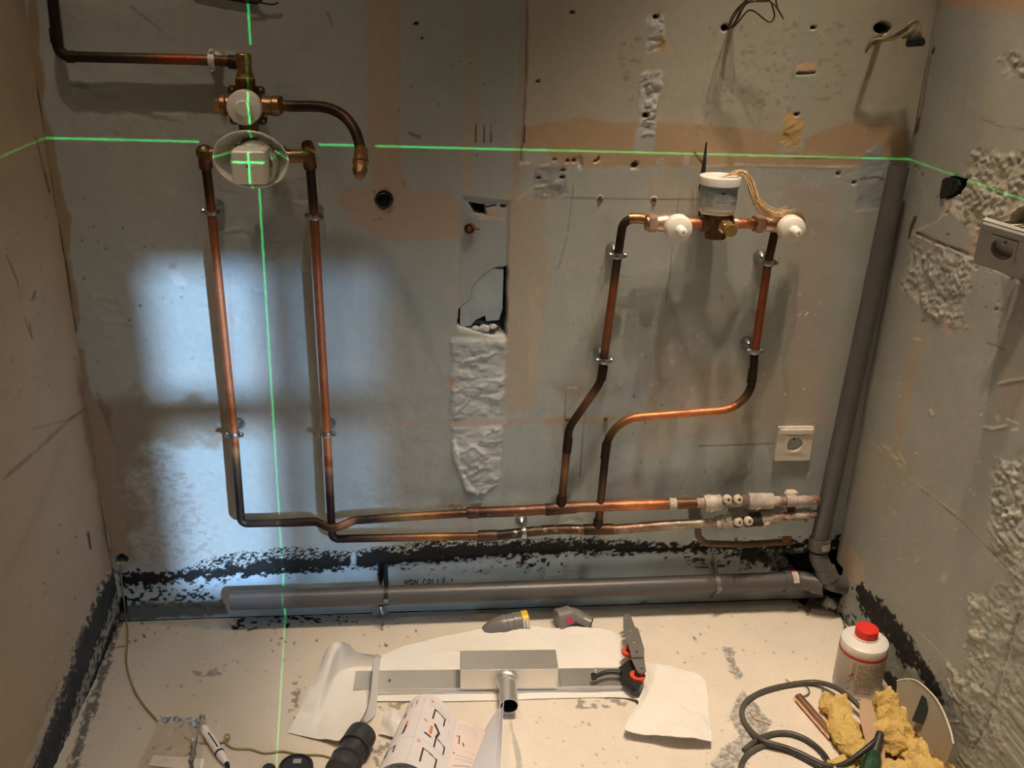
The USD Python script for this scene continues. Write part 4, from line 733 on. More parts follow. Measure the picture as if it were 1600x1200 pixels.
path = fillet(pp([(934, 826, .055), (952, 655, .055), (1172, 638, .055), (1180, 545, .055), (1200, 410, .055), (1213, 352, .062)]), [.075, .075, .4, .4])
part(t, 'tube', sweep(path, .0088, 18, step=.006, color=stops([(0, DK), (.07, (.18, .09, .05)), (.13, (.10, .05, .03)), (.16, DK), (.24, DK), (.28, (.24, .14, .06)), (.31, CU), (.36, HOT), (.50, HOT), (.55, CU), (.58, (.22, .12, .05)), (.62, DK), (.70, DK), (.715, (.35, .10, .05)), (.86, (.36, .10, .05)), (.92, (.12, .05, .03)), (1, DK)])), 'copper', True)
part(t, 'socket_collar', sweep(pp([(945, 716, .055), (948, 692, .055)]), .0100, 18, color=DK), 'copper', True)
part(t, 'socket_collar', sweep(pp([(1174, 598, .055), (1176.5, 578, .055)]), .0100, 18, color=DK), 'copper', True)

# old painted valves at the right end of the floor lines
def old_line(label, y, x0, r, things_, caps_, dark):
    t = Thing('old_pipe_run', label, 'pipe', P(*x0[0], .055))
    part(t, 'tube', sweep(pp([(*q, .055) for q in x0]), r, 18, step=.004, rough=.0012, color=stops([(0, LT), (.2, (.20, .08, .05)), (.35, LT), (.5, (.10, .05, .04)), (.62, (.60, .52, .45)), (.75, (.26, .07, .04)), (.85, (.55, .48, .42)), (1, (.22, .06, .04))], spots=.45, noise=.3)), 'flaky_paint', True)
    for (xa, ya), (xb, yb), rr, c in things_:
        part(t, 'union', sweep(pp([(xa, ya, .055), (xb, yb, .055)]), rr, 18, step=.003, rough=.0014, color=stops([(0, c), (1, c)], spots=.3, noise=.3)), 'flaky_paint', True)
    for x, yy in caps_:
        c0 = P(x, yy, .068)
        part(t, 'valve_cap', lathe([(.0035, .016), (.0075, .016), (.0095, .014), (.0102, .010), (.0102, .003), (.0085, 0), (0, 0), (0, .011), (.0035, .0115)], c0, unit([.1, -1, .25]), 24), 'cream_plastic', label='round cream valve cap')
        part(t, 'valve_body', sweep([P(x, yy, .066), P(x + .5, yy + 5, .050)], .0105, 16, color=stops([(0, (.10, .05, .04)), (1, (.18, .08, .05))], spots=.25)), 'flaky_paint', True)
    return t
t = old_line('upper run of old white-flaked pipe with two cream valve caps behind the grey waste pipe', 0, [(1084, 786), (1180, 784), (1279, 781)], .0112,
         [((1100, 787), (1126, 785), .0185, (.62, .55, .49)), ((1106, 787), (1112, 786), .0205, (.60, .54, .48)), ((1158, 783), (1172, 783), .0155, (.18, .13, .10)), ((1168, 783), (1206, 783), .0185, (.60, .52, .46)), ((1228, 783), (1242, 782), .0135, (.55, .48, .42))],
         [(1134, 778.5), (1151, 778.5)], 0)
part(t, 'drain_nipple', sweep(pp([(1182, 788, .06), (1186, 796, .068)]), lambda s: .010 - .003 * s, 16, rough=.001, color=(.60, .48, .36)), 'flaky_paint', True)
part(t, 'support_lug', blob(P(1236, 770, .04), (.016, .010, .008), 5, .2, 3), 'cream_plastic')
part(t, 'support_lug', sweep(pp([(1234, 786, .05), (1238, 800, .04)]), .009, 12, rough=.002, color=(.09, .075, .06)), 'flaky_paint', True)
t = old_line('lower run of old white-flaked pipe with two cream valve caps and a thin bypass pipe', 0, [(1090, 818), (1150, 815), (1210, 808), (1275, 803)], .0098,
         [((1118, 817), (1142, 814), .0145, (.60, .52, .46)), ((1126, 816), (1131, 815), .0175, (.58, .52, .46)), ((1172, 812), (1190, 811), .0165, (.05, .04, .035)), ((1188, 811), (1206, 809), .0165, (.50, .42, .36)), ((1240, 806), (1248, 805), .012, (.45, .40, .33))],
         [(1151, 813.5), (1167, 812.5)], 0)
part(t, 'drain_nipple', sweep(pp([(1195, 814, .06), (1200, 821, .070)]), lambda s: .012 - .004 * s, 16, rough=.001, color=(.62, .52, .42)), 'flaky_paint', True)
part(t, 'bypass_pipe', sweep(fillet(pp([(1090, 818, .05), (1091, 838, .045), (1102, 849, .040), (1160, 851, .036), (1238, 846, .034)]), .02), .0078, 16, step=.005, color=stops([(0, (.14, .09, .06)), (.3, (.20, .13, .09)), (.6, (.16, .085, .06)), (1, (.15, .08, .05))], spots=.1)), 'flaky_paint', True)
part(t, 'pipe_strap', rbox(P(1229, 843, .045), (.022, .004, .018), .001), 'rust')

# pipe clamps: a ring on a stud
def clamp(name, r, loc, label, painted=False, so=.055):
    t = Thing(name, label, 'pipe clamp', (0, 0, 0), 'pipe clamps holding the copper pipes')
    m = 'zinc' if not painted else 'white_plastic'
    ring = [(r, -.0058), (r + .0026, -.0058), (r + .0038, -.0025), (r + .0038, .0025), (r + .0026, .0058), (r, .0058)]
    part(t, 'ring', lathe(ring, (0, 0, 0), (0, 0, 1), 28, closed=True), m)
    for sx in (-1, 1):
        ear = part(t, 'clamp_ear', rbox((sx * (r + .0060), 0, 0), (.009, .010, .0105), .003), m)
        part(ear, 'clamp_screw', lathe([(0, .0105), (.0022, .010), (.0034, .007), (.0034, .005), (.0016, .005), (.0016, -.007), (0, -.007)], (sx * (r + .0075), 0, 0), (0, -1, 0), 12), m)
    part(t, 'stud', lathe([(0, r), (.0042, r), (.0042, r + .006), (.003, r + .007), (.003, so - .005), (0, so - .005)], (0, 0, 0), (0, 1, 0), 12), m)
    part(t, 'wall_rosette', lathe([(.004, so - .021), (.0065, so - .019), (.012, so - .011), (.0145, so - .003), (.0145, so - .0005), (0, so - .0005)], (0, 0, 0), (0, 1, 0), 24), m)
    return t
def set_at(t, pos, rotz=0, roll=0):
    UsdGeom.Xformable(t.prim).ClearXformOpOrder(); place(UsdGeom.Xform(t.prim), pos, rotz, roll)
small = clamp('pipe_clamp', .0089, None, 'zinc pipe clamp on the left shower riser just below its brass elbow')
set_at(small, P(330, 331, .055), 0, 3)
for x, y, lab, roll in ((366, 679, 'zinc pipe clamp low on the left shower riser', 2), (490.5, 338, 'zinc pipe clamp on the second shower riser below its elbow', 2), (511, 678, 'zinc pipe clamp low on the second shower riser', 1),
                  (965, 399, 'zinc pipe clamp near the top of the mixer\'s left riser', 0), (944, 563, 'zinc pipe clamp above the S-bend of the mixer\'s left riser', 0), (1201, 410, 'zinc pipe clamp near the top of the mixer\'s right riser', 0), (1179, 548, 'zinc pipe clamp above the offset of the mixer\'s right riser', 0)):
    copy(small, P(x, y, .055), 0, lab, roll)
big = clamp('pipe_clamp', .0124, None, 'zinc pipe clamp standing upright on the upper floor line'); set_at(big, P(793, 799.4, .055), 0, 90)
copy(big, P(818, 831.5, .055), 0, 'zinc pipe clamp standing upright on the lower floor line', 87)
old = clamp('pipe_clamp', .0098, None, 'paint-spattered clamp on the scorched pipe near the upper diverter valve', True, .030); set_at(old, P(331, 94, .030), 0, 90)

# ------------------------------------------------------------------ mixer, jar and hemp
mz = P(1120, 349, .062)
def mx(px, py=346): return np.array([P(px, py, .062)[0], mz[1], mz[2]])
t = Thing('bath_mixer', 'brass wall mixer with two white capped stop valves under the plastic jar', 'mixer', mz)
part(t, 'centre_body', cat(lathe([(0, -.030), (.0205, -.030), (.0215, -.028), (.0225, .004), (.0225, .022), (0, .022)], mx(1120), ez, 28), lathe([(0, -.032), (.017, -.032), (.017, .032), (0, .032)], mx(1120), ex, 24)), 'dark_brass')
for a, b in ((1072, 1100), (1144, 1178)):
    part(t, 'copper_sleeve', sweep([mx(a), mx(b)], .0105, 20, color=stops([(0, HOT), (.5, (.80, .36, .2)), (1, HOT)])), 'copper', True)
    part(t, 'solder_ring', sweep([mx(b - 4 if a < 1100 else a), mx(b if a < 1100 else a + 8)], .0128, 20), 'bright_brass')
for cx, nx, lab in ((1053, 1019, 'left'), (1227, 1187, 'right')):
    c = mx(cx)
    part(t, 'stop_valve', cat(lathe([(0, -.042), (.0135, -.042), (.0155, -.036), (.0185, -.022), (.0185, .020), (.014, .026), (0, .026)], c, ex, 28), lathe([(0, 0), (.018, 0), (.018, .034), (0, .034)], c, ey, 28)), 'bright_brass')
    part(t, 'hex_nut', hexnut(mx(nx), .0185, .017, ex), 'bright_brass')
    part(t, 'nut_flange', sweep([mx(nx - 10), mx(nx - 6)], .0155, 20), 'brass')
    vc_ = part(t, 'valve_cap', lathe([(0, .078), (.0060, .078), (.0082, .076), (.0090, .072), (.0098, .056), (.0110, .0525), (.0225, .0500), (.0262, .0465), (.0275, .041), (.0275, .028), (.024, .026), (0, .026)], c + np.array([0, 0, -.002]), ey, 36), 'white_cap', label=f'round white cap of the {lab} stop valve')
    part(vc_, 'cap_hole', lathe([(0, .0785), (.0026, .0785), (.0026, .076), (0, .076)], c + np.array([0, 0, -.002]), ey, 12), 'socket_grey')
part(t, 'end_elbow', sweep(fillet([mx(1236), mx(1250), mx(1254) + np.array([0, .03, .004])], .012), .013, 18), 'brass')
oc = mx(1128)
part(t, 'outlet', cat(lathe([(0, .01), (.0135, .01), (.0145, .016), (.0145, .026), (.011, .028), (.011, .034), (0, .034)], oc, ey, 24)), 'bright_brass')
part(t, 'outlet_plug', cat(lathe([(0, .030), (.0105, .030), (.0105, .050), (0, .050)], oc, ey, 24), hexnut(oc + ey * .040, .0120, .008, ey), lathe([(0, .048), (.0125, .048), (.013, .050), (.013, .064), (.012, .066), (0, .066)], oc, ey, 24)), 'yellow_brass')

jb = mx(1118) + np.array([0, 0, .0222]); jr = .0365
t = Thing('plastic_jar', 'white lidded plastic jar with a grey-blue label standing on the mixer', 'jar', jb)
part(t, 'body', lathe([(0, 0), (jr - .003, 0), (jr - .0005, .003), (jr, .006), (jr, .060), (jr - .002, .063), (0, .063)], jb, ez, 40), 'white_plastic')
na, nh = 90, 60; ang = np.linspace(-2.2, 2.2, na); hh = np.linspace(.008, .055, nh)
aa, hg = np.meshgrid(ang, hh, indexing='ij'); Gj = jb + np.stack([(jr + .0006) * np.sin(aa), -(jr + .0006) * np.cos(aa), hg], -1)
lc = np.broadcast_to(np.array([.33, .33, .315]), Gj.shape).copy()  # label colours darkened to carry the shade under the lid
v01 = (hg - .008) / .047; lc[v01 > .58] = (.26, .31, .34); lc[v01 < .12] = (.44, .39, .33)
nz = meshkit.noise(np.stack([aa * 16, hg * 900, 0 * aa], -1), 3)
lc[(np.abs(aa + .06) < .09) & (np.abs(v01 - .80) < .045)] = (.03, .035, .03)
for a0, a1, b0, b1, k in ((-.42, .30, .39, .44, .25), (-.25, .25, .56, .60, .55), (.50, 1.15, .48, .62, .45), (.50, 1.15, .26, .42, .45), (-1.0, -.55, .2, .7, .6), (-.3, .25, .50, .53, .6), (.55, 1.1, .66, .76, .5)):
    mk = (aa > a0) & (aa < a1) & (v01 > b0) & (v01 < b1) & (nz > .42); lc[mk] *= k
part(t, 'label', slab(Gj, .0006, lc), 'plastic_print', True, label='grey-blue printed label, darkened for the shade under the lid')
lid = jb + np.array([0, 0, .057])
part(t, 'lid', lathe([(.0385, 0), (.0412, 0), (.0416, .002), (.0416, .014), (.0405, .0165), (.037, .017), (.035, .0145), (.012, .014), (0, .014)], lid, ez, 40), 'white_plastic')
hp = lid + np.array([.0, -.004, .016])
t = Thing('hemp_strand', 'strand of blond plumber\'s hemp draped from the jar lid to the right valve cap', 'hemp', hp)
main = [hp + [-.004, 0, -.002], hp + [.010, -.002, .002], hp + [.026, -.004, .008], hp + [.042, -.006, .008], hp + [.054, -.010, -.006], hp + [.064, -.014, -.030], hp + [.074, -.018, -.050], mx(1202) + [0, -.02, .022], mx(1222) + [0, -.012, .023], mx(1240) + [0, -.002, .018]]
gr = np.random.default_rng(5)
for k in range(46):
    w = np.linspace(0, 1, len(main))[:, None]; jit = gr.normal(0, 1, 3) * (.0012 + .0052 * w ** 1.2) + gr.normal(0, 1, (len(main), 3)) * (.0002 + .0010 * w)
    jit[:2] *= .3; st = spline(np.array(main) + jit, 34)
    st = st[:int(gr.uniform(.82, 1.0) * 34)]; part(t, 'fibre', sweep(st, .0008 if k < 10 else .00045, 5), 'hemp', True)
t = single('black_wire_stub', sweep(spline(pp([(1093, 338, .012), (1093, 320, .015), (1098, 275, .020), (1101, 250, .022), (1102, 238, .022), (1104, 222, .024)]), 24), lambda s: .0016 + .0034 * np.sin(np.clip(s, 0, 1) * 3.0) ** 2 * (s > .35), 10), 'black_matt', 'black wire stub sticking up from behind the plastic jar', 'wire', smooth=True)

# ------------------------------------------------------------------ waste pipes
r4 = .0205
pv0, pv1 = P(1405, 259, .030), P(1281, 842, .050)
t = Thing('waste_pipe', 'tall dark grey plastic waste pipe standing open-topped in the right corner', 'waste pipe', pv1)
ax_ = unit(pv1 - pv0); Lp = np.linalg.norm(pv1 - pv0)
part(t, 'tube', lathe([(r4, 0), (r4, Lp), (r4 - .003, Lp), (r4 - .003, 0)], pv0, ax_, 36, closed=True), 'pvc_grey')
part(t, 'inside', lathe([(0, .05), (r4 - .0028, .05), (r4 - .0028, .012), (r4 - .0029, .012), (r4 - .0029, .051), (0, .051)], pv0, ax_, 28), 'inside_shade')
e0 = pv1; e1 = P(1279, 868, .055); e2 = P(1296, 905, .075); e3 = P(1318, 922, .085)
part(t, 'socket', lathe([(r4 + .0005, 0), (r4 + .0045, 0), (r4 + .005, .003), (r4 + .0045, .028), (r4 + .001, .031), (0, .031)], e0 - ax_ * .002, unit(e1 - e0), 36), 'pvc_grey')
part(t, 'elbow', sweep(fillet([e1 - unit(e1 - e0) * .01, e1 + unit(e1 - e0) * .006, e2], .03), r4 + .0008, 32), 'pvc_grey', 40)
part(t, 'lower_elbow', cat(sweep([e1 + (e2 - e1) * .55, e2], r4 + .004, 32), sweep(fillet([e2, e2 + (e2 - e1) * .12, e3 + np.array([.05, .03, -.02])], .02), r4 + .001, 28)), 'pvc_grey', 40)
def wrap(c, axis, r, a0, a1, l0, l1, up, n=14, m=6):
    z = unit(axis); x = unit(np.asarray(up, float) - z * (np.asarray(up, float) @ z)); y = np.cross(z, x)
    a, l = np.meshgrid(np.linspace(a0, a1, n), np.linspace(l0, l1, m), indexing='ij')
    return np.asarray(c) + r * (np.cos(a)[..., None] * x + np.sin(a)[..., None] * y) + l[..., None] * z
ea = unit(e1 - e0); lw = wrap(e0, ea, r4 + .0052, -.75, .15, .006, .021, (0, -1, 0), 44, 30)
c = np.broadcast_to(np.array([.45, .42, .36]), lw.shape).copy(); c[6:38, 8:11] = (.10, .09, .08); c[6:26, 15:18] = (.12, .11, .1); c[4:40, 22:24] = (.2, .18, .16)
part(t, 'label', slab(lw, .0004, c), 'plastic_print', True, label='small pale printed label')

r5 = .0218
h0, h1 = P(361, 938.5, .040), P(1243, 907, .040)
t = Thing('drain_pipe', 'long grey plastic drain pipe lying along the foot of the wall', 'waste pipe', h0)
hx = unit(h1 - h0); Lh = np.linalg.norm(h1 - h0)
part(t, 'tube', lathe([(r5, 0), (r5, Lh), (r5 - .003, Lh), (r5 - .003, 0)], h0, hx, 48, closed=True), 'pvc_grey')
part(t, 'inside', lathe([(0, .04), (r5 - .0028, .04), (r5 - .0028, .01), (r5 - .0029, .01), (r5 - .0029, .041), (0, .041)], h0, hx, 28), 'inside_shade')
part(t, 'socket', lathe([(r5, 0), (r5 + .0035, .0), (r5 + .004, .002), (r5 + .004, .030), (r5, .033), (0, .033)], h1 - hx * .030, hx, 40), 'pvc_grey')
g1 = h1 + hx * .012; g2 = P(1288, 914, .070)
part(t, 'elbow', sweep(fillet([h1, g1, g2], .04), r5 + .001, 36), 'pvc_grey', 40)
part(t, 'elbow_end', sweep([g1 + (g2 - g1) * .5, g2], r5 + .004, 36), 'pvc_grey', 40)
lw = wrap(h1, hx, r5 + .0044, -1.15, .35, -.014, .0, (0, -.75, .65), 50, 20)
c = np.broadcast_to(np.array([.72, .66, .62]), lw.shape).copy(); sgn = 1 if lw[0, 0, 2] > lw[-1, 0, 2] else -1
if sgn < 0: lw = lw[::-1]
c[:12] = (.75, .02, .14); c[16:42:3, 3:10] = (.10, .09, .09); c[16:42:4, 13:16] = (.7, .25, .25)
part(t, 'label', slab(lw, .0004, c), 'plastic_print', True, label='pink and white sticker with bars')
# the felt-pen note on the wall above the drain pipe
strokes = {'N': [[(0, 1), (.12, 0), (.75, 1), (.9, 0)]], 'O': [[(.5, 0), (.1, .3), (.1, .75), (.5, 1), (.85, .7), (.85, .25), (.5, 0)]], 'C': [[(.85, .15), (.45, 0), (.1, .4), (.15, .85), (.5, 1), (.85, .85)]],
           'L': [[(.15, 0), (.1, 1), (.75, .95)]], 'E': [[(.75, .05), (.2, .1), (.15, .95), (.8, .95)], [(.2, .5), (.65, .48)]], 'É': [[(.75, .15), (.2, .2), (.15, .95), (.8, .95)], [(.2, .55), (.65, .53)], [(.4, -.02), (.7, -.25)]], '!': [[(.4, 0), (.35, .65)], [(.33, .92), (.33, 1)]]}
note = []
x = 632.0
for k, ch in enumerate('NON COLLÉ !'):
    if ch == ' ': x += 5.5; continue
    for stv in strokes[ch]:
        pts = [(x + u * 6.2, 906.0 - (x - 632) * .025 + w * 8.0) for u, w in stv]; pts = [pts[0]] + [((a[0] + b[0]) / 2, (a[1] + b[1]) / 2) for a, b in zip(pts, pts[1:])] + [pts[-1]] if False else pts
        fine = []
        for a, b in zip(pts, pts[1:]): fine += [(a[0] + (b[0] - a[0]) * s, a[1] + (b[1] - a[1]) * s) for s in (0, .5)]
        fine.append(pts[-1]); note.append(sweep(np.array([P(*f, .0012) for f in fine]), .0012, 6))
    x += 7.6
part(Sub('/World/wall_back', np.zeros(3)), 'pen_note', cat(note), 'ink', True, label='handwritten black felt-pen note above the drain pipe')
def hanger(px, label, top_px, foot_px, cone):
    c = h0 + hx * np.interp(px, [361, 1243], [0, Lh]); t = Thing('pipe_hanger', label, 'bracket', c)
    part(t, 'strap', lathe([(r5 + .0004, -.005), (r5 + .0022, -.005), (r5 + .0022, .005), (r5 + .0004, .005)], c, hx, 40, closed=True), 'steel_grey' if not cone else 'black_plastic')
    part(t, 'strap_bolt', rbox(c + np.array([0, -r5 - .006, .002]), (.012, .010, .008), .0015), 'steel_grey')
    part(t, 'wall_stud', sweep([c + np.array([0, .01, r5]), np.array([c[0] - .002, -.004, c[2] + .062])], .0055, 12), 'steel_grey' if not cone else 'black_matt')
    if cone:
        f = F(*foot_px); part(t, 'foot', lathe([(0, .030), (.0055, .030), (.0075, .025), (.0185, .007), (.0215, .005), (.0215, 0), (0, 0)], f, ez, 28), 'bright_zinc'); part(t, 'foot_rod', sweep([f + [0, 0, .02], c + [0, -r5 * .8, -r5 * .5]], .004, 10), 'black_matt')
    else:
        f = F(*foot_px); part(t, 'foot', cat(rbox(f + [0, 0, .004], (.026, .016, .008), .003), sweep([f + [0, 0, .004], c + [0, -r5 * .7, -r5 * .6]], .004, 10)), 'steel_grey')
hanger(594, 'dark pipe strap with a zinc cone foot under the drain pipe', (594, 885), (594, 957), True)
hanger(1113, 'grey steel pipe strap near the right end of the drain pipe', (1108, 880), (1110, 936), False)

# ------------------------------------------------------------------ sockets and wires
def socket(name, label, c, n, up, wires=False):
    n = unit(n); up = unit(np.asarray(up, float) - n * (np.asarray(up, float) @ n)); rt = np.cross(up, n); A = np.array([rt, up, n])
    t = Thing(name, label, 'socket', c); at = lambda x, y, z: c + rt * x + up * y + n * z
    fr = Polygon([(-.04, -.04), (.04, -.04), (.04, .04), (-.04, .04)]).buffer(.0025, 4).difference(Polygon([(-.0225, -.0225), (.0225, -.0225), (.0225, .0225), (-.0225, .0225)]))
    return t, at, A, rt, up, n, fr
for kind in ('wall', 'loose'):
    if kind == 'wall':
        c = P(1240.5, 693, .006); mt, mg, mw = 'socket_white', 'socket_white', 'socket_well'
        t, at, A, rt, up, n, fr = socket('power_socket', 'cream square power socket fixed low on the back wall beside the waste pipe', c, (0, -1, 0), (0, 0, 1))
    else:
        c = R(1568, 388, .050); mt, mg, mw = 'socket_grey', 'socket_grey', 'socket_well'
        t, at, A, rt, up, n, fr = socket('power_socket', 'grey power socket hanging loose on its wires from the right wall', c, (-.76, -.56, -.30), (.12, -.05, 1))
    part(t, 'frame', prism(fr, .010, at(0, 0, -.006), rt, up), mt)
    part(t, 'frame_bar', rbox(at(0, .0335, .0055), (.080, .014, .006), .0025, A), mt)
    ins = Polygon([(-.0222, -.0222), (.0222, -.0222), (.0222, .0222), (-.0222, .0222)]).difference(Polygon([(.0185 * math.cos(a), .0185 * math.sin(a)) for a in np.linspace(0, 6.283, 37)[:-1]]))
    ins_ = part(t, 'insert', prism(ins, .012, at(0, 0, -.0065), rt, up), mg)
    part(ins_, 'well', lathe([(.0186, .004), (.0186, -.011), (0, -.011), (0, -.0125), (.0198, -.0125), (.0198, .002)], c, n, 36), mw)
    for x, y in ((-.0095, 0), (.0095, 0)): part(ins_, 'pin_hole', lathe([(0, -.0102), (.0032, -.0102), (.0032, -.0112), (0, -.0112)], at(x, y, 0), n, 14), 'inside_shade')
    part(ins_, 'earth_pin', lathe([(0, .004), (.0018, .0035), (.0024, .002), (.0024, -.011), (0, -.011)], at(0, .010, 0), n, 14), 'zinc')
    if kind == 'loose':
        part(t, 'back_box', rbox(at(.002, 0, -.020), (.050, .048, .026), .004, A), 'socket_grey')
        for k in range(4):
            e = R(1598 + k, 345 + 6 * k, -.01); part(t, 'wire', sweep(spline([at(.012, .012 - .009 * k, -.031), at(.020, .016 - .010 * k, -.045 - .004 * k), e + np.array([-.03, -.004 * k, -.006]), e], 20), .0017, 8), ['black_rubber', 'white_plastic', 'yellow_wire', 'card'][k], True)
        part(t, 'fixing_screw', sweep([at(.016, .044, -.006), at(.040, .046, -.012)], .0016, 8), 'brass', True)

def strand(px, r, m, parent, name='wire', n=40): part(parent, name, sweep(spline(pp(px), n), r, 8), m, True)
t = Thing('wire_loop', 'loop of thin dark wires coming out of a small hole near the top', 'wires', P(1137, 43, .01))
def c4(*q): return [(960 + x / 4.706, y / 4.706, o) for x, y, o in q]
strand(c4((832, 210, -.02), (845, 190, .010), (856, 140, .03), (900, 70, .05), (970, 5, .06), (1060, -35, .07), (1140, 0, .07), (1166, 62, .07), (1176, 120, .07), (1152, 160, .07), (1080, 122, .065), (1000, 74, .055), (950, 112, .04), (905, 168, .02), (850, 212, -.02)), .0016, 'black_plastic', t, n=70)
strand(c4((834, 208, -.02), (866, 190, .012), (912, 105, .035), (962, 20, .055), (1050, 2, .06), (1140, 8, .07), (1196, 60, .07), (1225, 105, .07), (1243, 140, .07)), .0015, 'rust', t)
strand(c4((834, 210, -.02), (880, 180, .012), (930, 90, .035), (980, 22, .055), (1060, 10, .06), (1150, -5, .065), (1180, -40, .07), (1190, 20, .07), (1215, 90, .07), (1230, 118, .07)), .0016, 'black_plastic', t)
strand(c4((836, 206, -.02), (862, 160, .02), (935, 40, .05), (1010, -30, .06)), .0015, 'black_rubber', t)
t = Thing('twisted_wires', 'bundle of twisted beige wires ending in a black connector near the upper right corner', 'wires', P(1379, 48, .01))
def c5(*q): return [(1280 + x / 5., y / 5., o) for x, y, o in q]
gr = np.random.default_rng(9)
for k in range(10):
    j = lambda s=1.: gr.normal(0, 9 * s)
    strand(c5((500 + j(), 240 + j(.5), -.03), (455 + j(), 285 + j(.5), .01), (400 + j(), 330 + j(), .03), (368 + j(.6), 390 + j(), .035), (420 + j(), 330 + j(), .04), (520 + j(), 300 + j(), .045), (600 + j(), 275 + j(), .045), (680 + j(), 215 + j(.8), .05), (740 + j(.6), 170 + j(.6), .05), (775 + 6 * (k % 3), 185 + j(.5), .05), (775 - 10 * k + 20, 240 + j(.4), .055), (800 - 17 * k, 300, .055)), .0019, 'twisted_wire' if k % 4 else 'yellow_wire', t, n=64)
cn_ = part(t, 'connector', rbox(P(1430.5, 67, .055), (.035, .014, .013), .003, np.array([unit([1, 0, .10]), [0, 1, 0], unit([-.10, 0, 1])])), 'black_plastic')
for k in range(3): part(cn_, 'terminal', rbox(P(1421 + 9 * k, 66.5 - k, .060), (.009, .014, .016), .003), 'black_matt')
t = Thing('black_cable', 'frayed black cable end hanging across the top edge left of centre', 'cable', P(400, 3, .03))
strand([(300, -14, .006), (350, -4, .006), (372, 0, .006), (392, 3, .006), (404, 4, .006)], .0036, 'black_matt', t, 'cable')
strand([(398, 3.5, .010), (412, 5, .010), (424, 7, .010), (435, 4, .010)], .0014, 'black_matt', t); strand([(380, 1.5, .013), (396, 2.0, .014), (410, 1, .014)], .0014, 'black_matt', t)
pc = P(600, 312, .0); t = Thing('wall_plug', 'round black rubber-lined pipe end set in the beige patch', 'pipe end', pc)
part(t, 'rim', lathe([(.0150, -.010), (.0150, .004), (.0132, .006), (.0118, .004), (.0118, -.010)], pc, ey, 32, closed=True), 'black_rubber')
part(t, 'inner_ring', lathe([(.0088, -.010), (.0088, .001), (.0070, .003), (.0060, .001), (.0060, -.010)], pc + [-.001, 0, 0], ey, 28, closed=True), 'black_rubber')
part(t, 'core', lathe([(0, .000), (.0035, -.001), (.0042, -.003), (.0042, -.010), (0, -.010)], pc + [.0, 0, -.002], ey, 20), 'black_plastic')
rc = P(734, 357, .004); t = Thing('rusty_anchor', 'rusty metal anchor stub in the recess right of the beige patch', 'anchor', rc)
part(t, 'anchor_shell', lathe([(.0100, -.012), (.0108, .006), (.0094, .007), (.0080, .0), (.0080, -.012)], rc, unit([-.3, -1, .1]), 16, closed=True), 'rust')
part(t, 'bolt_end', hexnut(rc + ey * .003, .0066, .008, unit([-.3, -1, .1])), 'rust'); part(t, 'tab', rbox(rc + [.013, -.001, -.001], (.014, .003, .004), .001), 'rust')
for x, y, lab in ((938, 310, 'rusty screw left of the plastic jar, below the ochre band'), (1022, 312, 'rusty screw close to the left of the plastic jar')):
    c = P(x, y, .002); t = Thing('wall_screw', lab, 'screw', c)
    part(t, 'head', lathe([(0, .004), (.0026, .0036), (.0042, .001), (.0042, -.004), (0, -.004)], c, ey, 14), 'rust'); part(t, 'raised_plaster', lathe([(.0045, -.003), (.0055, .0005), (.0075, -.001), (.008, -.004)], c, ey, 14), 'gypsum')
for x, y, lab in ((886, 655, 'small rusty screw beside the S-bend of the left riser'), (946, 655, 'small rusty screw at the corner of the long copper offset')):
    c = P(x, y, .002); single('wall_screw', lathe([(0, .005), (.003, .004), (.0045, .001), (.0045, -.004), (0, -.004)], c, ey, 14), 'rust', lab, 'screw')

# broken board in the hatch
t = Thing('broken_board', 'broken piece of blue-grey plasterboard wedged in the wall hole', 'board', P(755, 470, -.022))
sh = [(737, 448), (752, 432), (770, 419), (787, 421), (785, 482), (779, 500), (760, 502), (758, 493), (743, 500), (735, 509), (719, 510), (719, 478), (733, 466)]
xz = [(lambda q: (q[0], q[2]))(P(x, y, -.006)) for x, y in sh]
part(t, 'board', prism(Polygon(xz), .012, (0, -.0, 0) + np.array([0, .018, 0]), (1, 0, 0), (0, 0, 1)), 'board_blue')
xz2 = [(lambda q: (q[0], q[2]))(P(x, y, -.012)) for x, y in [(764, 484), (786, 480), (780, 500), (762, 502)]]
part(t, 'snapped_corner', prism(Polygon(xz2), .010, np.array([0, .024, 0]), (1, 0, 0), (0, 0, 1)), 'board_blue')
for k, (x, y, s, w_) in enumerate(((743, 513, .009, 'left-hand'), (757, 513, .012, 'largest, middle'), (770, 510, .009, 'right-hand'))):
    single('plaster_crumb', blob(P(x, y, -.010), (s, s * .7, s * .7), 20 + k, .4, 2), 'gypsum', f'{w_} grey plaster crumb under the broken board in the wall hole', 'rubble', 'plaster crumbs in the wall hole')

t = Thing('cable_gland', 'black plastic box end stuck in a hole high on the right wall', 'cable outlet', R(1494, 292, .002))
gp = [R(x, y, -.012) for x, y in ((1484, 281), (1490, 277), (1508, 281), (1509, 289), (1501, 303), (1481, 311), (1479, 306))]; part(t, 'shell', hull(gp + [g_ + np.array([-.015, 0, 0]) for g_ in gp]), 'black_matt')
part(t, 'lip', rbox(R(1489, 284, .006), (.006, .004, .012), .001), 'black_plastic')

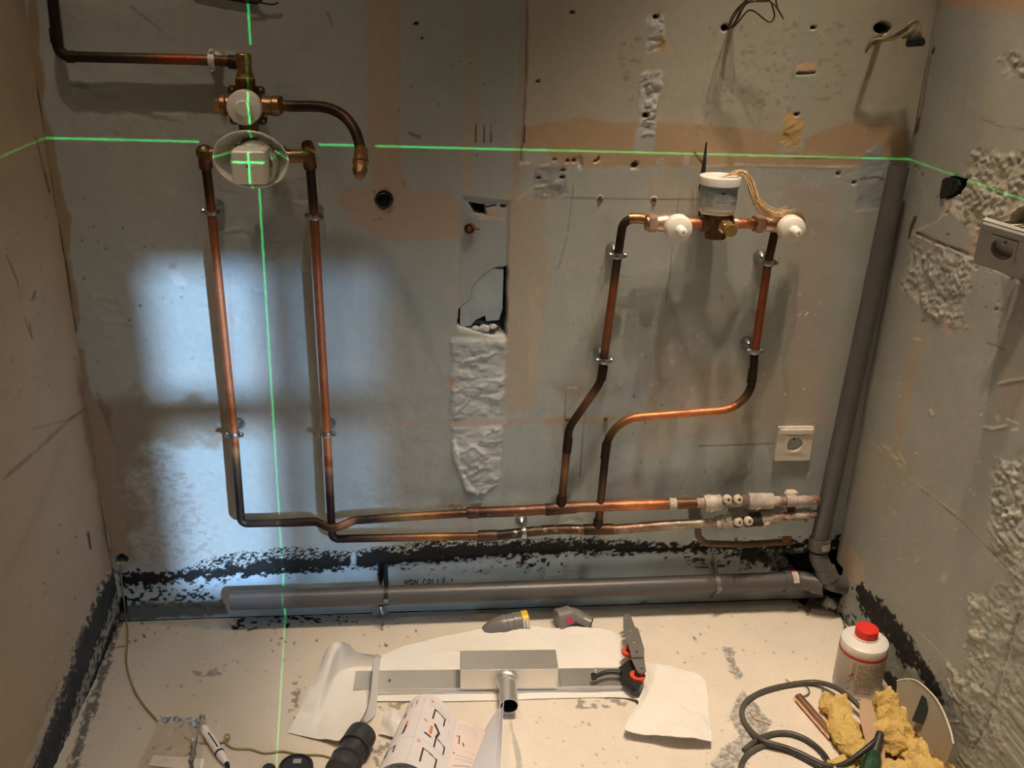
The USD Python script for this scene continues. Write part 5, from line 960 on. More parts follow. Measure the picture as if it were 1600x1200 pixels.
# ------------------------------------------------------------------ things on the floor
up3 = np.array([0, 0, 1.0])
def interp_cols(cols, ns, nt, wave=.004, seed=1):
    """cols: list of columns, each a list of (px, py, h) from back to front; a smooth sheet through them."""
    from scipy.interpolate import PchipInterpolator
    C = np.array([[F(*q) for q in c] for c in cols]); s0 = np.linspace(0, 1, len(cols)); t0 = np.linspace(0, 1, C.shape[1])
    D = PchipInterpolator(s0, C, axis=0)(np.linspace(0, 1, ns)); D = PchipInterpolator(t0, D, axis=1)(np.linspace(0, 1, nt))
    sg, tg = np.meshgrid(np.linspace(0, 1, nt), np.linspace(0, 1, ns))[::-1]; wg = np.maximum.reduce([sstep(.16, .07, sg), sstep(.80, .88, sg), sstep(.42, .18, tg)]); wave = .002 + .022 * wg
    D[..., 2] = np.maximum(D[..., 2] + wave * (meshkit.fbm(D * np.array([17, 17, 0]), 3, seed) - .47), .0015); return D
t = Thing('fleece_sheet', 'white waterproofing fleece spread under the steel shower channel with curled ends', 'fleece', F(780, 1060))
cols = [[(508, 1016, .05), (480, 1085, .028), (449, 1143, .004)], [(524, 1004, .068), (500, 1085, .030), (480, 1150, .006)], [(543, 1008, .066), (530, 1052, .008), (512, 1155, .012)], [(556, 1020, .036), (556, 1044, .002), (530, 1157, .018)],
        [(588, 1026, .026), (580, 1050, .002), (566, 1122, .026)], [(594, 1024, .020), (586, 1075, .002), (582, 1095, .004)], [(650, 1004, .018), (648, 1060, .002), (646, 1096, .002)], [(760, 980, .020), (760, 1050, .002), (758, 1095, .002)],
        [(850, 979, .018), (850, 1050, .002), (848, 1092, .002)], [(930, 981, .016), (925, 1050, .002), (915, 1090, .002)], [(985, 1005, .014), (975, 1050, .002), (968, 1090, .003)], [(1012, 1036, .012), (1008, 1070, .008), (998, 1096, .012)],
        [(1030, 1042, .014), (1012, 1090, .020), (976, 1138, .022)], [(1060, 1046, .012), (1050, 1100, .016), (1020, 1150, .020)], [(1090, 1052, .012), (1082, 1105, .012), (1060, 1154, .026)], [(1103, 1064, .010), (1108, 1110, .010), (1113, 1158, .020)]]
part(t, 'sheet', slab(interp_cols(cols, 130, 40, .004), .0012), 'fleece', True)
fold = np.array([[F(590, 1022, .050), F(598, 1026, .012)], [F(583, 1034, .052), F(592, 1044, .016)], [F(581, 1060, .050), F(590, 1068, .016)], [F(579, 1082, .045), F(589, 1092, .004)], [F(574, 1108, .036), F(586, 1114, .004)], [F(566, 1124, .027), F(572, 1128, .010)]])
from scipy.interpolate import PchipInterpolator
part(t, 'fold', slab(PchipInterpolator(np.linspace(0, 1, 6), fold, axis=0)(np.linspace(0, 1, 30)), .0012), 'fleece', True)

# shower channel, upside down
bf, bl, br_ = F(790, 1076, .011), F(719, 1076, .011), F(871, 1074, .011)
ux_ = unit(br_ - bl); uy_ = np.cross(up3, ux_); CH = np.array([ux_, uy_, up3])
t = Thing('shower_channel', 'upside-down stainless steel shower channel with outlet box, lying on the white fleece', 'shower drain', (bf[0], bf[1], .004))
y0c = bf; dep = .066
cl, cr = F(552, 1075, .011), F(993, 1071, .011); lenl, lenr = (cl - bf) @ ux_, (cr - bf) @ ux_
at = lambda x, y, z: np.array([bf[0], bf[1], 0]) + ux_ * x + uy_ * y + up3 * z
mid = (lenl + lenr) / 2
part(t, 'channel_body', rbox(at(mid, dep / 2 + .001, .0072), (lenr - lenl, dep - .004, .0082), .0015, CH), 'stainless')
part(t, 'flange', rbox(at(mid, dep / 2, .0040), (lenr - lenl + .002, dep + .010, .0014), .0008, CH), 'stainless')
bx0, bx1 = (bl - bf) @ ux_, (br_ - bf) @ ux_
part(t, 'outlet_box', rbox(at((bx0 + bx1) / 2, dep / 2, .036), (bx1 - bx0, dep, .050), .0015, CH), 'stainless')
for x in (bx0 - .008, bx1 + .008, lenl + .035): part(t, 'end_seam', rbox(at(x, dep / 2, .0113), (.001, dep - .006, .0012), .0004, CH), 'steel_grey')
ra = unit(-uy_ + up3 * -.02); oc_ = at(.003, 0, .036); ro = .0190
part(t, 'outlet_collar', lathe([(.0245, -.004), (.0245, .004), (.0225, .008), (.0205, .010), (.0205, .018), (.0185, .020), (.0185, -.004)], oc_, ra, 40, closed=True), 'stainless')
op_ = part(t, 'outlet_pipe', lathe([(ro, .0), (ro, .082), (ro - .0014, .082), (ro - .0014, 0)], oc_, ra, 40, closed=True), 'stainless')
part(op_, 'outlet_inside', lathe([(ro - .0015, .078), (ro - .0016, .02), (0, .02), (0, .018), (ro - .0014, .018), (ro - .0014, .078)], oc_, ra, 32), 'inside_shade')
part(t, 'lifting_tab', rbox(at(lenl + .075, dep * .45, .0115), (.005, .010, .002), .0008, CH), 'zinc')

# adjustable foot set lying on the channel's right end
t = Thing('foot_bracket', 'grey mounting plate with red adjusting wheels lying across the right end of the channel', 'bracket', F(995, 1050, .03))
hb = .055
def fp(pts, h): return [tuple(F(x, y, h)[:2]) for x, y in pts]
def holed(pts, holes, h, r=.0032):
    pl = Polygon(fp(pts, h)).buffer(.002, 4)
    for x, y in holes: c = F(x, y, h); pl = pl.difference(Polygon([(c[0] + r * math.cos(a), c[1] + r * math.sin(a)) for a in np.linspace(0, 6.2, 14)]))
    return pl
part(t, 'plate', prism(holed([(975, 980), (989, 980), (996, 984), (1002, 1005), (1005, 1015), (1005, 1027), (988, 1028), (984, 1012), (977, 993)], [(985, 986), (991, 1004), (995, 1020)], hb), .0025, (0, 0, hb), (1, 0, 0), (0, 1, 0)), 'steel_grey')
part(t, 'plate_tongue', prism(holed([(975, 962), (981, 961), (985, 966), (990, 979), (975, 979)], [(979, 965)], hb - .004), .0025, (0, 0, hb - .004), (1, 0, 0), (0, 1, 0)), 'steel_grey')
part(t, 'plate_tongue', prism(holed([(988, 1030), (1005, 1030), (1008, 1050), (998, 1051), (994, 1044)], [(1003, 1046)], hb - .004), .0025, (0, 0, hb - .004), (1, 0, 0), (0, 1, 0)), 'steel_grey')
for x, y, h in ((983, 1018, .038), (996, 1056, .036)):
    c = F(x, y, h); n = 30; th_ = np.linspace(0, 2 * math.pi, n, endpoint=False); rr = .0160 + .0012 * (np.arange(n) % 2)
    gear = Polygon(np.stack([c[0] + rr * np.cos(th_), c[1] + rr * np.sin(th_)], 1)).difference(Polygon([(c[0] + .007 * math.cos(a), c[1] + .007 * math.sin(a)) for a in np.linspace(0, 6.2, 16)]))
    part(t, 'adjusting_wheel', prism(gear, .007, (0, 0, h - .004), (1, 0, 0), (0, 1, 0)), 'red_plastic', label='red toothed adjusting wheel')
    part(t, 'threaded_post', lathe([(0, -.010), (.0072, -.010), (.0072, .016), (0, .016)], c, up3, 18), 'black_plastic')
part(t, 'base', hull([F(*q) for q in [(966, 1043, .024), (984, 1030, .024), (1004, 1035, .024), (1006, 1068, .024), (1000, 1082, .024), (988, 1082, .024), (972, 1066, .024), (970, 1046, .033), (986, 1032, .033), (1002, 1040, .033), (1004, 1064, .033), (998, 1078, .033), (976, 1062, .033)]]), 'black_plastic')
lv_ = part(t, 'lever', sweep(spline([F(970, 1052, .031), F(955, 1050, .031), (F(940, 1053, .031)), F(930, 1058, .031)], 20), lambda s: .0058 - .001 * s, 12), 'black_plastic')
part(lv_, 'lever_end', rbox(F(928, 1057, .031), (.012, .014, .012), .002), 'black_plastic'); part(lv_, 'lever_pin', sweep([F(931, 1056, .030), F(931, 1044, .036)], .0026, 10), 'zinc')

# two grey pipe fittings behind the fleece
a0, a1 = F(764, 980, .020), F(812, 972, .024); ad = unit(a1 - a0)
t = Thing('pipe_fitting', 'shiny grey plastic elbow fitting with a yellow and white tag behind the fleece', 'pipe fitting', a1)
la = np.linalg.norm(a1 - a0)
part(t, 'bend', sweep(spline([a0 + [-.006, .004, -.012], a0 + [.008, .002, -.002], a0 + ad * la * .45, a0 + ad * la * .8], 24), lambda s: .0125 + .0105 * np.minimum(1, s * 1.7), 30), 'pvc_light')
part(t, 'socket', lathe([(.0215, 0), (.0245, .001), (.0245, .022), (.0225, .025), (.019, .025), (.019, .01), (0, .01)], a1 - ad * .018, ad, 36), 'pvc_light')
part(t, 'seam_ring', lathe([(.0225, 0), (.0235, .0004), (.0235, .0016), (.0225, .002)], a0 + ad * la * .55, ad, 32, closed=True), 'pvc_grey')
lw = wrap(a1 + ad * .004, ad, .0252, -1.3, 1.0, .0, .015, (0, -.75, .65), 60, 24)
c = np.broadcast_to(np.array([.74, .70, .66]), lw.shape).copy(); hi = (lw[..., 2] > lw[..., 2].min() + .72 * np.ptp(lw[..., 2])); c[hi] = (.82, .55, .02); bars = (np.arange(60) % 4 < 2)
c[(bars[:, None] & ~hi) & (np.arange(24) > 3)[None] & (np.arange(24) < 12)[None]] = (.08, .08, .08); c[~hi & (np.arange(24) > 17)[None] & (np.arange(24) < 20)[None]] = (.75, .12, .12)
part(t, 'tag', slab(lw, .0004, c), 'plastic_print', True, label='yellow and white tag with bars')
b0, b1, b2 = F(872, 968, .024), F(893, 962, .026), F(922, 974, .017)
t = Thing('pipe_fitting', 'grey plastic branch fitting with a dark pink mark behind the fleece', 'pipe fitting', b1)
part(t, 'socket', sweep([b1 + (b0 - b1) * 1.1, b1 + (b0 - b1) * .1], .0255, 32), 'pvc_light')
part(t, 'bend', sweep(fillet([b1 + (b0 - b1) * .5, b1 + [.004, -.001, 0], b2 + (b1 - b2) * .35], .03), lambda s: .0245 - .008 * s, 30), 'pvc_light')
part(t, 'spigot', sweep([b2 + (b1 - b2) * .5, b2 + (b2 - b1) * .05], .0165, 28), 'pvc_light')
part(t, 'mouth', lathe([(0, 0), (.0145, 0), (.0145, .0008), (0, .0008)], b2 + (b2 - b1) * .055, unit(b2 - b1), 24), 'inside_shade')
part(t, 'pink_mark', slab(wrap(b1 + (b0 - b1) * .35, unit(b0 - b1), .0259, -.25, .32, -.002, .010, (.35, -1, .3)), .0004), 'label_pink', label='dark pink mark')

# instruction booklet standing half open
def pages(sec0, sec1, ns, nt):
    a, b = spline([F(*q) for q in sec0], ns), spline([F(*q) for q in sec1], ns); w = np.linspace(0, 1, nt)[None, :, None]; return a[:, None] * (1 - w) + b[:, None] * w
def draw(G, items, base):
    """Printed figures in the page's own coordinates (0..1 across, 0..1 down)."""
    m, n = G.shape[:2]; s, tt = np.meshgrid(np.linspace(0, 1, m), np.linspace(0, 1, n), indexing='ij'); c = np.broadcast_to(np.array(base, float), G.shape).copy()
    for kind, q, col in items:
        if kind == 'seg':
            x0, y0, x1, y1, w = q; ex, ey = x1 - x0, y1 - y0; k = np.clip(((s - x0) * ex + (tt - y0) * ey) / (ex * ex + ey * ey + 1e-9), 0, 1); d = np.hypot(s - x0 - k * ex, tt - y0 - k * ey); c[d < w] = col
        elif kind == 'lines':
            x0, y0, x1, y1, k = q; ph = (tt - y0) / (y1 - y0) * k; mk = (s > x0) & (s < x1) & (tt > y0) & (tt < y1) & (ph % 1 < .35); c[mk] = c[mk] * .25 + np.array(col) * .75
    return c
t = Thing('instruction_booklet', 'open instruction booklet with black and orange line drawings, pages curling up', 'booklet', F(690, 1160))
INK, ORG, LG, RD = (.03, .03, .03), (.75, .20, .05), (.55, .53, .53), (.75, .18, .15)
def frame_fig(x, y, w, h, k=.009): return [('seg', (x, y, x, y + h, k), INK), ('seg', (x, y, x + w, y + .01, k * .8), INK), ('seg', (x + w, y, x + w, y + h * .8, k), INK)]
G1 = pages([(640, 1146, .002), (633, 1128, .018), (640, 1098, .040), (664, 1084, .050), (692, 1098, .042), (712, 1124, .020)], [(585, 1240, .002), (580, 1228, .018), (592, 1205, .042), (626, 1192, .054), (662, 1206, .044), (690, 1236, .020)], 220, 170)
it = [('lines', (.25, .04, .52, .20, 6), LG), ('lines', (.64, .05, .92, .17, 5), LG), ('seg', (.58, .05, .58, .98, .003), LG), ('seg', (.10, .34, .95, .34, .002), LG), ('seg', (.10, .64, .95, .64, .002), LG)]
for x, y, w, h in ((.72, .17, .13, .13), (.80, .50, .12, .13), (.70, .74, .16, .17)): it += frame_fig(x, y, w, h)
it += frame_fig(.30, .22, .10, .10) + frame_fig(.32, .72, .09, .11, .010) + frame_fig(.16, .74, .05, .10, .009)
it += [('seg', (.46, .40, .46, .46, .014), ORG), ('seg', (.46, .46, .45, .56, .013), INK), ('seg', (.28, .40, .27, .46, .010), RD), ('seg', (.27, .46, .22, .60, .010), INK), ('seg', (.40, .57, .46, .56, .004), INK), ('seg', (.73, .42, .73, .50, .016), ORG), ('seg', (.76, .36, .82, .42, .016), INK), ('seg', (.82, .42, .80, .50, .012), INK), ('seg', (.68, .54, .74, .55, .012), INK),
       ('seg', (.66, .08, .68, .09, .010), RD), ('seg', (.64, .37, .66, .38, .010), RD), ('seg', (.63, .67, .65, .68, .010), RD), ('seg', (.92, .26, .97, .31, .003), RD), ('seg', (.90, .90, .97, .94, .005), ORG), ('seg', (.44, .10, .44, .16, .004), INK), ('seg', (.50, .09, .50, .15, .004), INK)]
part(t, 'page', slab(G1, .0008, draw(G1, it, (.76, .71, .71))), 'print', True, label='left page rolled into a curve')
G2 = pages([(712, 1124, .020), (724, 1126, .014), (742, 1134, .016), (760, 1144, .024)], [(690, 1236, .020), (706, 1238, .014), (730, 1242, .018), (752, 1250, .026)], 120, 150)
it = [('lines', (.12, .06, .7, .22, 5), LG), ('seg', (.22, .24, .24, .34, .016), INK), ('seg', (.34, .32, .38, .36, .012), INK), ('seg', (.10, .42, .85, .44, .003), LG), ('seg', (.18, .66, .62, .62, .006), (.3, .28, .27)), ('seg', (.14, .24, .18, .25, .014), RD), ('seg', (.12, .48, .16, .49, .012), RD), ('seg', (.12, .74, .18, .75, .014), ORG), ('lines', (.2, .5, .8, .6, 2), LG)]
part(t, 'page', slab(G2, .0008, draw(G2, it, (.78, .67, .62))), 'print', True, label='pinkish right page')
for k, (dx, dh) in enumerate(((0, 0), (5, .003))):
    G3 = pages([(757 + dx, 1146, .010), (768 + dx, 1122, .030), (780 + dx, 1104, .050), (782 + dx, 1094, .060 + dh)], [(712 + dx, 1252, .010), (734 + dx, 1234, .030), (758 + dx, 1218, .048), (776 + dx, 1206, .058 + dh)], 24, 24)
    part(t, 'page', slab(G3, .0010), 'daylit_paper', True, label='plain pale page standing upright')
t = Thing('paper_scrap', 'crumpled scrap of white paper between the black fitting and the booklet', 'paper', F(612, 1130))
g = np.random.default_rng(3); a, b = np.meshgrid(np.linspace(0, 1, 18), np.linspace(0, 1, 14), indexing='ij'); q = np.array([[F(600, 1121), F(628, 1118)], [F(592, 1150), F(640, 1166)]])
Gp = (q[0, 0] * (1 - a[..., None]) + q[1, 0] * a[..., None]) * (1 - b[..., None]) + (q[0, 1] * (1 - a[..., None]) + q[1, 1] * a[..., None]) * b[..., None]
Gp[..., 2] = .004 + .030 * np.abs(meshkit.fbm(Gp * np.array([28, 28, 0]), 3, 4) - .3) + .016 * np.sin(a * 3.0) * np.sin(b * 3.1); part(t, 'sheet', slab(Gp, .0006), 'paper', 20)

# black siphon coupling, black cap, small black foot
c0, c1 = F(566, 1147, .031), F(532, 1206, .031); cd = unit(c1 - c0)
t = Thing('siphon_coupling', 'black ribbed plastic coupling lying in front of the fleece', 'pipe fitting', c0)
part(t, 'sleeve', lathe([(0, -.004), (.026, -.004), (.0285, -.001), (.0295, .006), (.0300, .034), (.0290, .036), (0, .036)], c0, cd, 40), 'black_rubber')
part(t, 'collar', lathe([(.026, .034), (.0305, .035), (.0308, .039), (.026, .040), (.0262, .068), (.0282, .070), (.0300, .078), (.0300, .105), (.026, .107), (0, .107)], c0, cd, 40), 'black_rubber')
part(t, 'lip_ring', lathe([(.0258, .068), (.0295, .0685), (.0310, .072), (.0310, .076), (.0280, .078)], c0, cd, 40), 'black_plastic')
cc = F(463, 1206, .0); t = Thing('test_plug', 'round black plug with a grey square patch at the bottom edge', 'plug', cc)
part(t, 'rim', lathe([(.0300, 0), (.0325, .001), (.0325, .014), (.0310, .016), (.0280, .016), (.0270, .013), (0, .013), (0, .010), (.026, .010), (.028, 0)], cc, up3, 48), 'black_plastic')
part(t, 'patch', rbox(cc + [.001, .013, .0139], (.016, .012, .0016), .0006), 'socket_grey')
cc = F(420, 1207, .0); single('rubber_bung', lathe([(0, .016), (.008, .0155), (.0125, .011), (.014, .004), (.014, 0), (0, 0)], cc, up3, 28), 'black_plastic', 'small domed black bung at the bottom edge, left of the round black plug', 'bung')

# wires on the floor at the left
wv = [P(189, 876, -.012), P(189, 884, .004), P(190, 910, .005), P(194, 940, .006), F(196, 962, .008), F(198, 975, .005)] + [F(x, y, .004) for x, y in ((199, 1000), (197, 1030), (202, 1056), (213, 1084), (230, 1108), (246, 1126))]
single('earth_wire', sweep(spline(wv, 70), .0021, 8), 'yellow_wire', 'thin yellow-green wire hanging from the low left wall hole and trailing over the floor', 'wire', smooth=True)
wv = [F(x, y, h) for x, y, h in ((288, 1151, .002), (312, 1160, .002), (340, 1161, .003), (352, 1158, .004), (358, 1152, .008), (358, 1148, .010), (353, 1148, .010), (351, 1155, .006), (356, 1164, .003), (368, 1170, .002), (392, 1171, .002), (414, 1177, .002), (440, 1174, .002), (466, 1179, .002), (498, 1180, .002), (520, 1186, .002), (530, 1192, .002))]
single('earth_wire', sweep(spline(wv, 90), .0021, 8), 'yellow_wire', 'thin yellow-green wire with a small loop, running from the marker to the black coupling', 'wire', smooth=True)
# marker under a clear bag
m0, m1 = F(309, 1124, .0085), F(358, 1199, .0085); md = unit(m1 - m0); ml = np.linalg.norm(m1 - m0); t = Thing('marker_pen', 'white marker pen with a black tip, half under the clear bag', 'marker', m0)
part(t, 'end_cap', lathe([(0, 0), (.006, .0005), (.0078, .003), (.0082, ml * .20), (.0075, ml * .215), (0, ml * .215)], m0, md, 24), 'socket_grey', label='dark grey end of the pen')
part(t, 'barrel', lathe([(0, ml * .2), (.0085, ml * .2), (.0090, ml * .5), (.0088, ml * .70), (.0085, ml * .72), (0, ml * .72)], m0, md, 24), 'white_plastic')
part(t, 'cap_ring', lathe([(.0086, ml * .695), (.0093, ml * .70), (.0093, ml * .725), (.0086, ml * .73)], m0, md, 24), 'black_plastic')
part(t, 'nose', lathe([(.0084, ml * .71), (.0082, ml * .80), (.0050, ml * .92), (0, ml * .92)], m0, md, 24), 'white_plastic')
part(t, 'tip', lathe([(0, ml * .9), (.0046, ml * .9), (.0040, ml * .96), (.0016, ml), (0, ml)], m0, md, 16), 'black_matt')
part(t, 'printed_stripe', slab(wrap(m0, md, .0092, -.15, .15, ml * .36, ml * .66, (.25, -.35, 1)), .0003), 'black_plastic')
t = Thing('clear_bag', 'crinkled clear plastic bag on the floor at lower left', 'bag', F(270, 1170))
a, b = np.meshgrid(np.linspace(0, 1, 44), np.linspace(0, 1, 44), indexing='ij'); q = [F(252, 1126), F(322, 1126), F(200, 1230), F(310, 1240)]
Gb = (q[0] * (1 - a[..., None]) + q[1] * a[..., None]) * (1 - b[..., None]) + (q[2] * (1 - a[..., None]) + q[3] * a[..., None]) * b[..., None]
lift = np.exp(-((a - .93) ** 2) / .01) * .012
Gb[..., 2] = .004 + .010 * np.abs(meshkit.fbm(Gb * np.array([30, 30, 0]), 3, 8) - .42) + .030 * np.abs(meshkit.fbm(Gb * np.array([46, 46, 0]), 4, 9) - .45) * np.exp(-((b - .12) ** 2) / .02) + lift + .010 * np.exp(-((b - .12) ** 2) / .02) * (a < .7)
Gb[:, 0, 2] = Gb[:, -1, 2] = .002
part(t, 'film', slab(Gb, .0004), 'clear_film', True)
part(t, 'insert_card', slab(np.array([[F(240, 1180, .004), F(232, 1196, .004)], [F(320, 1186, .004), F(316, 1204, .004)]]), .0006), 'paper', label='pale card inside the bag')
# copper-coloured end piece by the drain pipe
q0, q1 = F(327, 957, .007), F(345, 955, .007); single('pipe_stub', lathe([(0, 0), (.0065, 0), (.0072, .001), (.0072, .024), (.0065, .025), (.0045, .025), (.0045, .015), (0, .015)], q0, unit(q1 - q0), 20), 'card' if False else 'rust', 'short reddish copper pipe stub at the left end of the drain pipe', 'pipe stub')

# ------------------------------------------------------------------ right-hand pile
bb = F(1337, 1072, 0); rb = .0495; hb_ = .108
t = Thing('glue_bottle', 'round white plastic bottle with red screw cap and dense printed label', 'bottle', bb)
part(t, 'body', lathe([(0, 0), (rb - .006, 0), (rb - .001, .003), (rb, .008), (rb, hb_), (rb + .0006, hb_ + .002), (rb + .0006, hb_ + .010), (rb - .001, hb_ + .016), (rb - .006, hb_ + .020), (.030, hb_ + .0225), (.026, hb_ + .024), (.025, hb_ + .028), (0, hb_ + .028)], bb, up3, 64), 'white_plastic')
cz = bb + up3 * (hb_ + .026); n = 48; th_ = np.linspace(0, 2 * math.pi, n, endpoint=False); rr = .0232 + .0006 * (np.arange(n) % 2)
rc_ = part(t, 'cap', prism(np.stack([cz[0] + rr * np.cos(th_), cz[1] + rr * np.sin(th_)], 1), .019, (0, 0, cz[2]), (1, 0, 0), (0, 1, 0)), 'red_cap', label='red ribbed screw cap')
part(rc_, 'cap_top', lathe([(.0232, .0185), (.0222, .0205), (.0205, .0212), (0, .0212)], cz, up3, 40), 'red_cap')
lw = wrap(bb, up3, rb + .0006, -2.0, 2.2, .010, hb_ - .002, (-.30, -1, 0), 340, 150); uu, vv = np.meshgrid(np.linspace(-2.0, 2.2, 340), np.linspace(0, 1, 150), indexing='ij')
c = np.broadcast_to(np.array([.64, .58, .50]), lw.shape).copy(); c[vv > .93] = (.55, .03, .03)
txt = (uu > -.30) & (uu < 1.3) & (vv > .06) & (vv < .88); row = (vv * 24) % 1; words = meshkit.noise(np.stack([uu * 26, np.floor(vv * 24) * 3.7, 0 * uu], -1), 2)
c[txt & (row < .48) & (words > .30)] = (.16, .14, .12)
c[(uu < -.62) & (uu > -2)] = (.52, .49, .44); c[(np.abs(uu + .44) < .09) & (vv > .4) & (vv < .88)] = (.44, .36, .32); c[np.hypot((uu + .46) * .05, (vv - .55) * .09) < .0035] = (.6, .05, .04); c[vv > .93] = (.55, .03, .03)
let = np.zeros(c.shape[:2], bool)
for k, yy in enumerate((.16, .26, .36, .46)):          # an illegible bold word set sideways
    let |= (np.abs(uu + .60) < .012) & (np.abs(vv - yy) < .035); let |= (np.abs(uu + .52) < .012) & (np.abs(vv - yy - .01) < .03) & (k != 1); let |= (np.abs(vv - yy - (.03 if k % 2 else -.02)) < .008) & (uu > -.61) & (uu < -.51)
c[let] = (.07, .06, .06)
part(t, 'label', slab(lw, .0005, c), 'plastic_print', True, label='printed label with small text and a red band')
# cable
t = Thing('rubber_cable', 'dusty dark grey rubber cable looped on the floor and ending at the green tool', 'cable', F(1240, 1120))
R0 = .0056
def fl(pts): return [F(x, y, h) for x, y, h in pts]
ca = fl([(1352, 1114, .020), (1338, 1099, .026), (1322, 1085, .026), (1300, 1072, .020), (1272, 1066, .010), (1240, 1069, .006), (1205, 1076, .006), (1178, 1087, .006), (1163, 1100, .005), (1159, 1113, .005), (1163, 1128, .005), (1174, 1143, .007), (1192, 1157, .014), (1220, 1166, .012), (1248, 1176, .010), (1276, 1190, .010), (1305, 1198, .016), (1338, 1182, .040), (1362, 1163, .056), (1374, 1150, .060)])
cb_ = fl([(1160, 1230, .005), (1157, 1205, .005), (1163, 1185, .005), (1180, 1170, .005), (1205, 1164, .005), (1228, 1171, .005), (1255, 1184, .005), (1285, 1200, .006)])
cc_ = fl([(1162, 1173, .005), (1178, 1160, .006), (1196, 1150, .006), (1222, 1145, .006), (1248, 1150, .006), (1272, 1164, .006), (1288, 1180, .006), (1296, 1198, .006)])
for pth in (ca, cb_, cc_): part(t, 'cable_run', sweep(spline(pth, 110), R0, 14, color=stops([(0, (.085, .078, .068)), (.5, (.10, .092, .08)), (.8, (.045, .043, .04)), (1, (.028, .028, .027))], noise=.25)), 'plastic_print', True)
single('wire_offcut', sweep(spline(fl([(1239, 1065, .004), (1250, 1067, .004), (1262, 1074, .004), (1264, 1082, .006), (1258, 1087, .004), (1250, 1086, .003)]), 30), .0016, 8), 'steel_grey', 'thin dark wire offcut hooked beneath the top of the cable loop', 'wire', smooth=True)
single('wire_offcut', sweep(spline(fl([(1286, 1074, .004), (1286, 1080, .006), (1291, 1086, .003)]), 14), .0016, 8), 'steel_grey', 'tiny dark wire offcut beside the bottle, under the cable', 'wire', smooth=True)
single('straw_blade', sweep(spline(fl([(1174, 1112, .002), (1182, 1124, .003), (1192, 1128, .002), (1204, 1132, .002)]), 20), lambda s: .0022 - .0014 * s, 6), 'hemp', 'short dry hemp wisp lying inside the cable loop', 'hemp', smooth=True)
single('hemp_tuft', sweep(spline(fl([(1228, 1061, .002), (1232, 1064, .003), (1237, 1067, .002)]), 10), .0018, 6), 'hemp', 'tiny pale hemp tuft at the top left of the cable loop', 'hemp', smooth=True)
q0, q1 = F(1247, 1089, .0098), F(1302, 1152, .0098); single('copper_offcut', lathe([(.0095, 0), (.0095, np.linalg.norm(q1 - q0)), (.0082, np.linalg.norm(q1 - q0)), (.0082, 0)], q0, unit(q1 - q0), 28, closed=True), 'bright_copper', 'bright copper pipe offcut lying beside the yellow insulation', 'pipe offcut')
# insulation
def wool(name, label, chunks, seed):
    ms = []
    many = [(px_, py_, h * (1 + .25 * i_ * (i_ < 2)), rx, ry, rz, dx, dy) for px_, py_, h, rx, ry, rz in chunks for i_, (dx, dy) in enumerate(((0, 0), (.45, .35), (-.42, .4), (.05, -.5), (-.3, -.3)))]
    for k, (px_, py_, h, rx, ry, rz, dx, dy) in enumerate(many):
        q_ = .70 if k % 5 else .80
        v, f = blob(F(px_, py_, h) + np.array([dx * rx, dy * ry, -.15 * rz * bool(k % 5)]), (rx * q_, ry * q_, rz * (q_ + .1)), seed + k, .30, 4, 2.0); nz = meshkit.fbm(v * 34 + seed, 4, seed)[:, None]
        v = v + (meshkit.fbm(v * 60, 3, seed) - .5)[:, None] * np.array([.012, .012, .022]); v[:, 2] = np.maximum(v[:, 2], .0015); nb = meshkit.fbm(v * 16, 3, seed + 5)[:, None]
        base = np.array([.72, .46, .10]) * (1 - nb) * 1.05 + np.array([.78, .60, .26]) * nb * 1.05; brown = np.clip((.47 - nz) * 5, 0, 1); ms.append((v, f, np.clip(base * (1 - brown * .6) + np.array([.40, .22, .05]) * brown * .6, 0, 1)))
    single(name, cat(*ms), 'insulation', label, 'insulation', 'torn pieces of yellow mineral wool', smooth=True)
wool('insulation_piece', 'flat torn slab of yellow mineral wool beside the copper offcut', [(1311, 1112, .020, .027, .046, .018), (1326, 1150, .022, .032, .048, .020)], 1)
wool('insulation_piece', 'upright lump of yellow mineral wool against the bottle\'s right side', [(1388, 1100, .040, .026, .024, .034), (1400, 1126, .034, .034, .032, .030)], 11)
wool('insulation_piece', 'smooth yellow mineral wool lump in the middle of the pile', [(1398, 1150, .040, .038, .034, .028)], 21)
wool('insulation_piece', 'largest yellow mineral wool mass, at lower right between the green tool and the wall', [(1446, 1180, .032, .042, .052, .036), (1462, 1217, .035, .042, .046, .034), (1408, 1212, .022, .040, .036, .024)], 31)
wool('insulation_piece', 'scrap of yellow mineral wool under the cable at the bottom edge', [(1322, 1200, .012, .030, .024, .014)], 51)
cardp = [F(1346, 1092, .064), F(1361, 1094, .062), F(1371, 1128, .055), F(1380, 1162, .040), F(1384, 1215, .030), F(1356, 1215, .030), F(1352, 1160, .040), F(1343, 1118, .056)]
ctop = np.array([[cardp[0], cardp[1]], [cardp[7], cardp[2]], [cardp[6], cardp[3]], [cardp[5], cardp[4]]])
single('cardboard_strip', slab(PchipInterpolator(np.linspace(0, 1, 4), ctop, axis=0)(np.linspace(0, 1, 16)), .0022), 'card', 'brown cardboard strip leaning between the mineral wool pieces', 'cardboard', smooth=20)
t = Thing('plastic_shell', 'translucent beige plastic packaging shell bent around the wool by the right wall', 'packaging', F(1445, 1110))
Gs = np.array([[F(1402, 1064, .085), F(1398, 1118, .030)], [F(1430, 1063, .115), F(1416, 1130, .045)], [F(1454, 1082, .135), F(1432, 1146, .055)], [F(1472, 1108, .145), F(1446, 1166, .060)], [F(1484, 1138, .140), F(1462, 1186, .060)], [F(1490, 1166, .128), F(1474, 1206, .055)]])
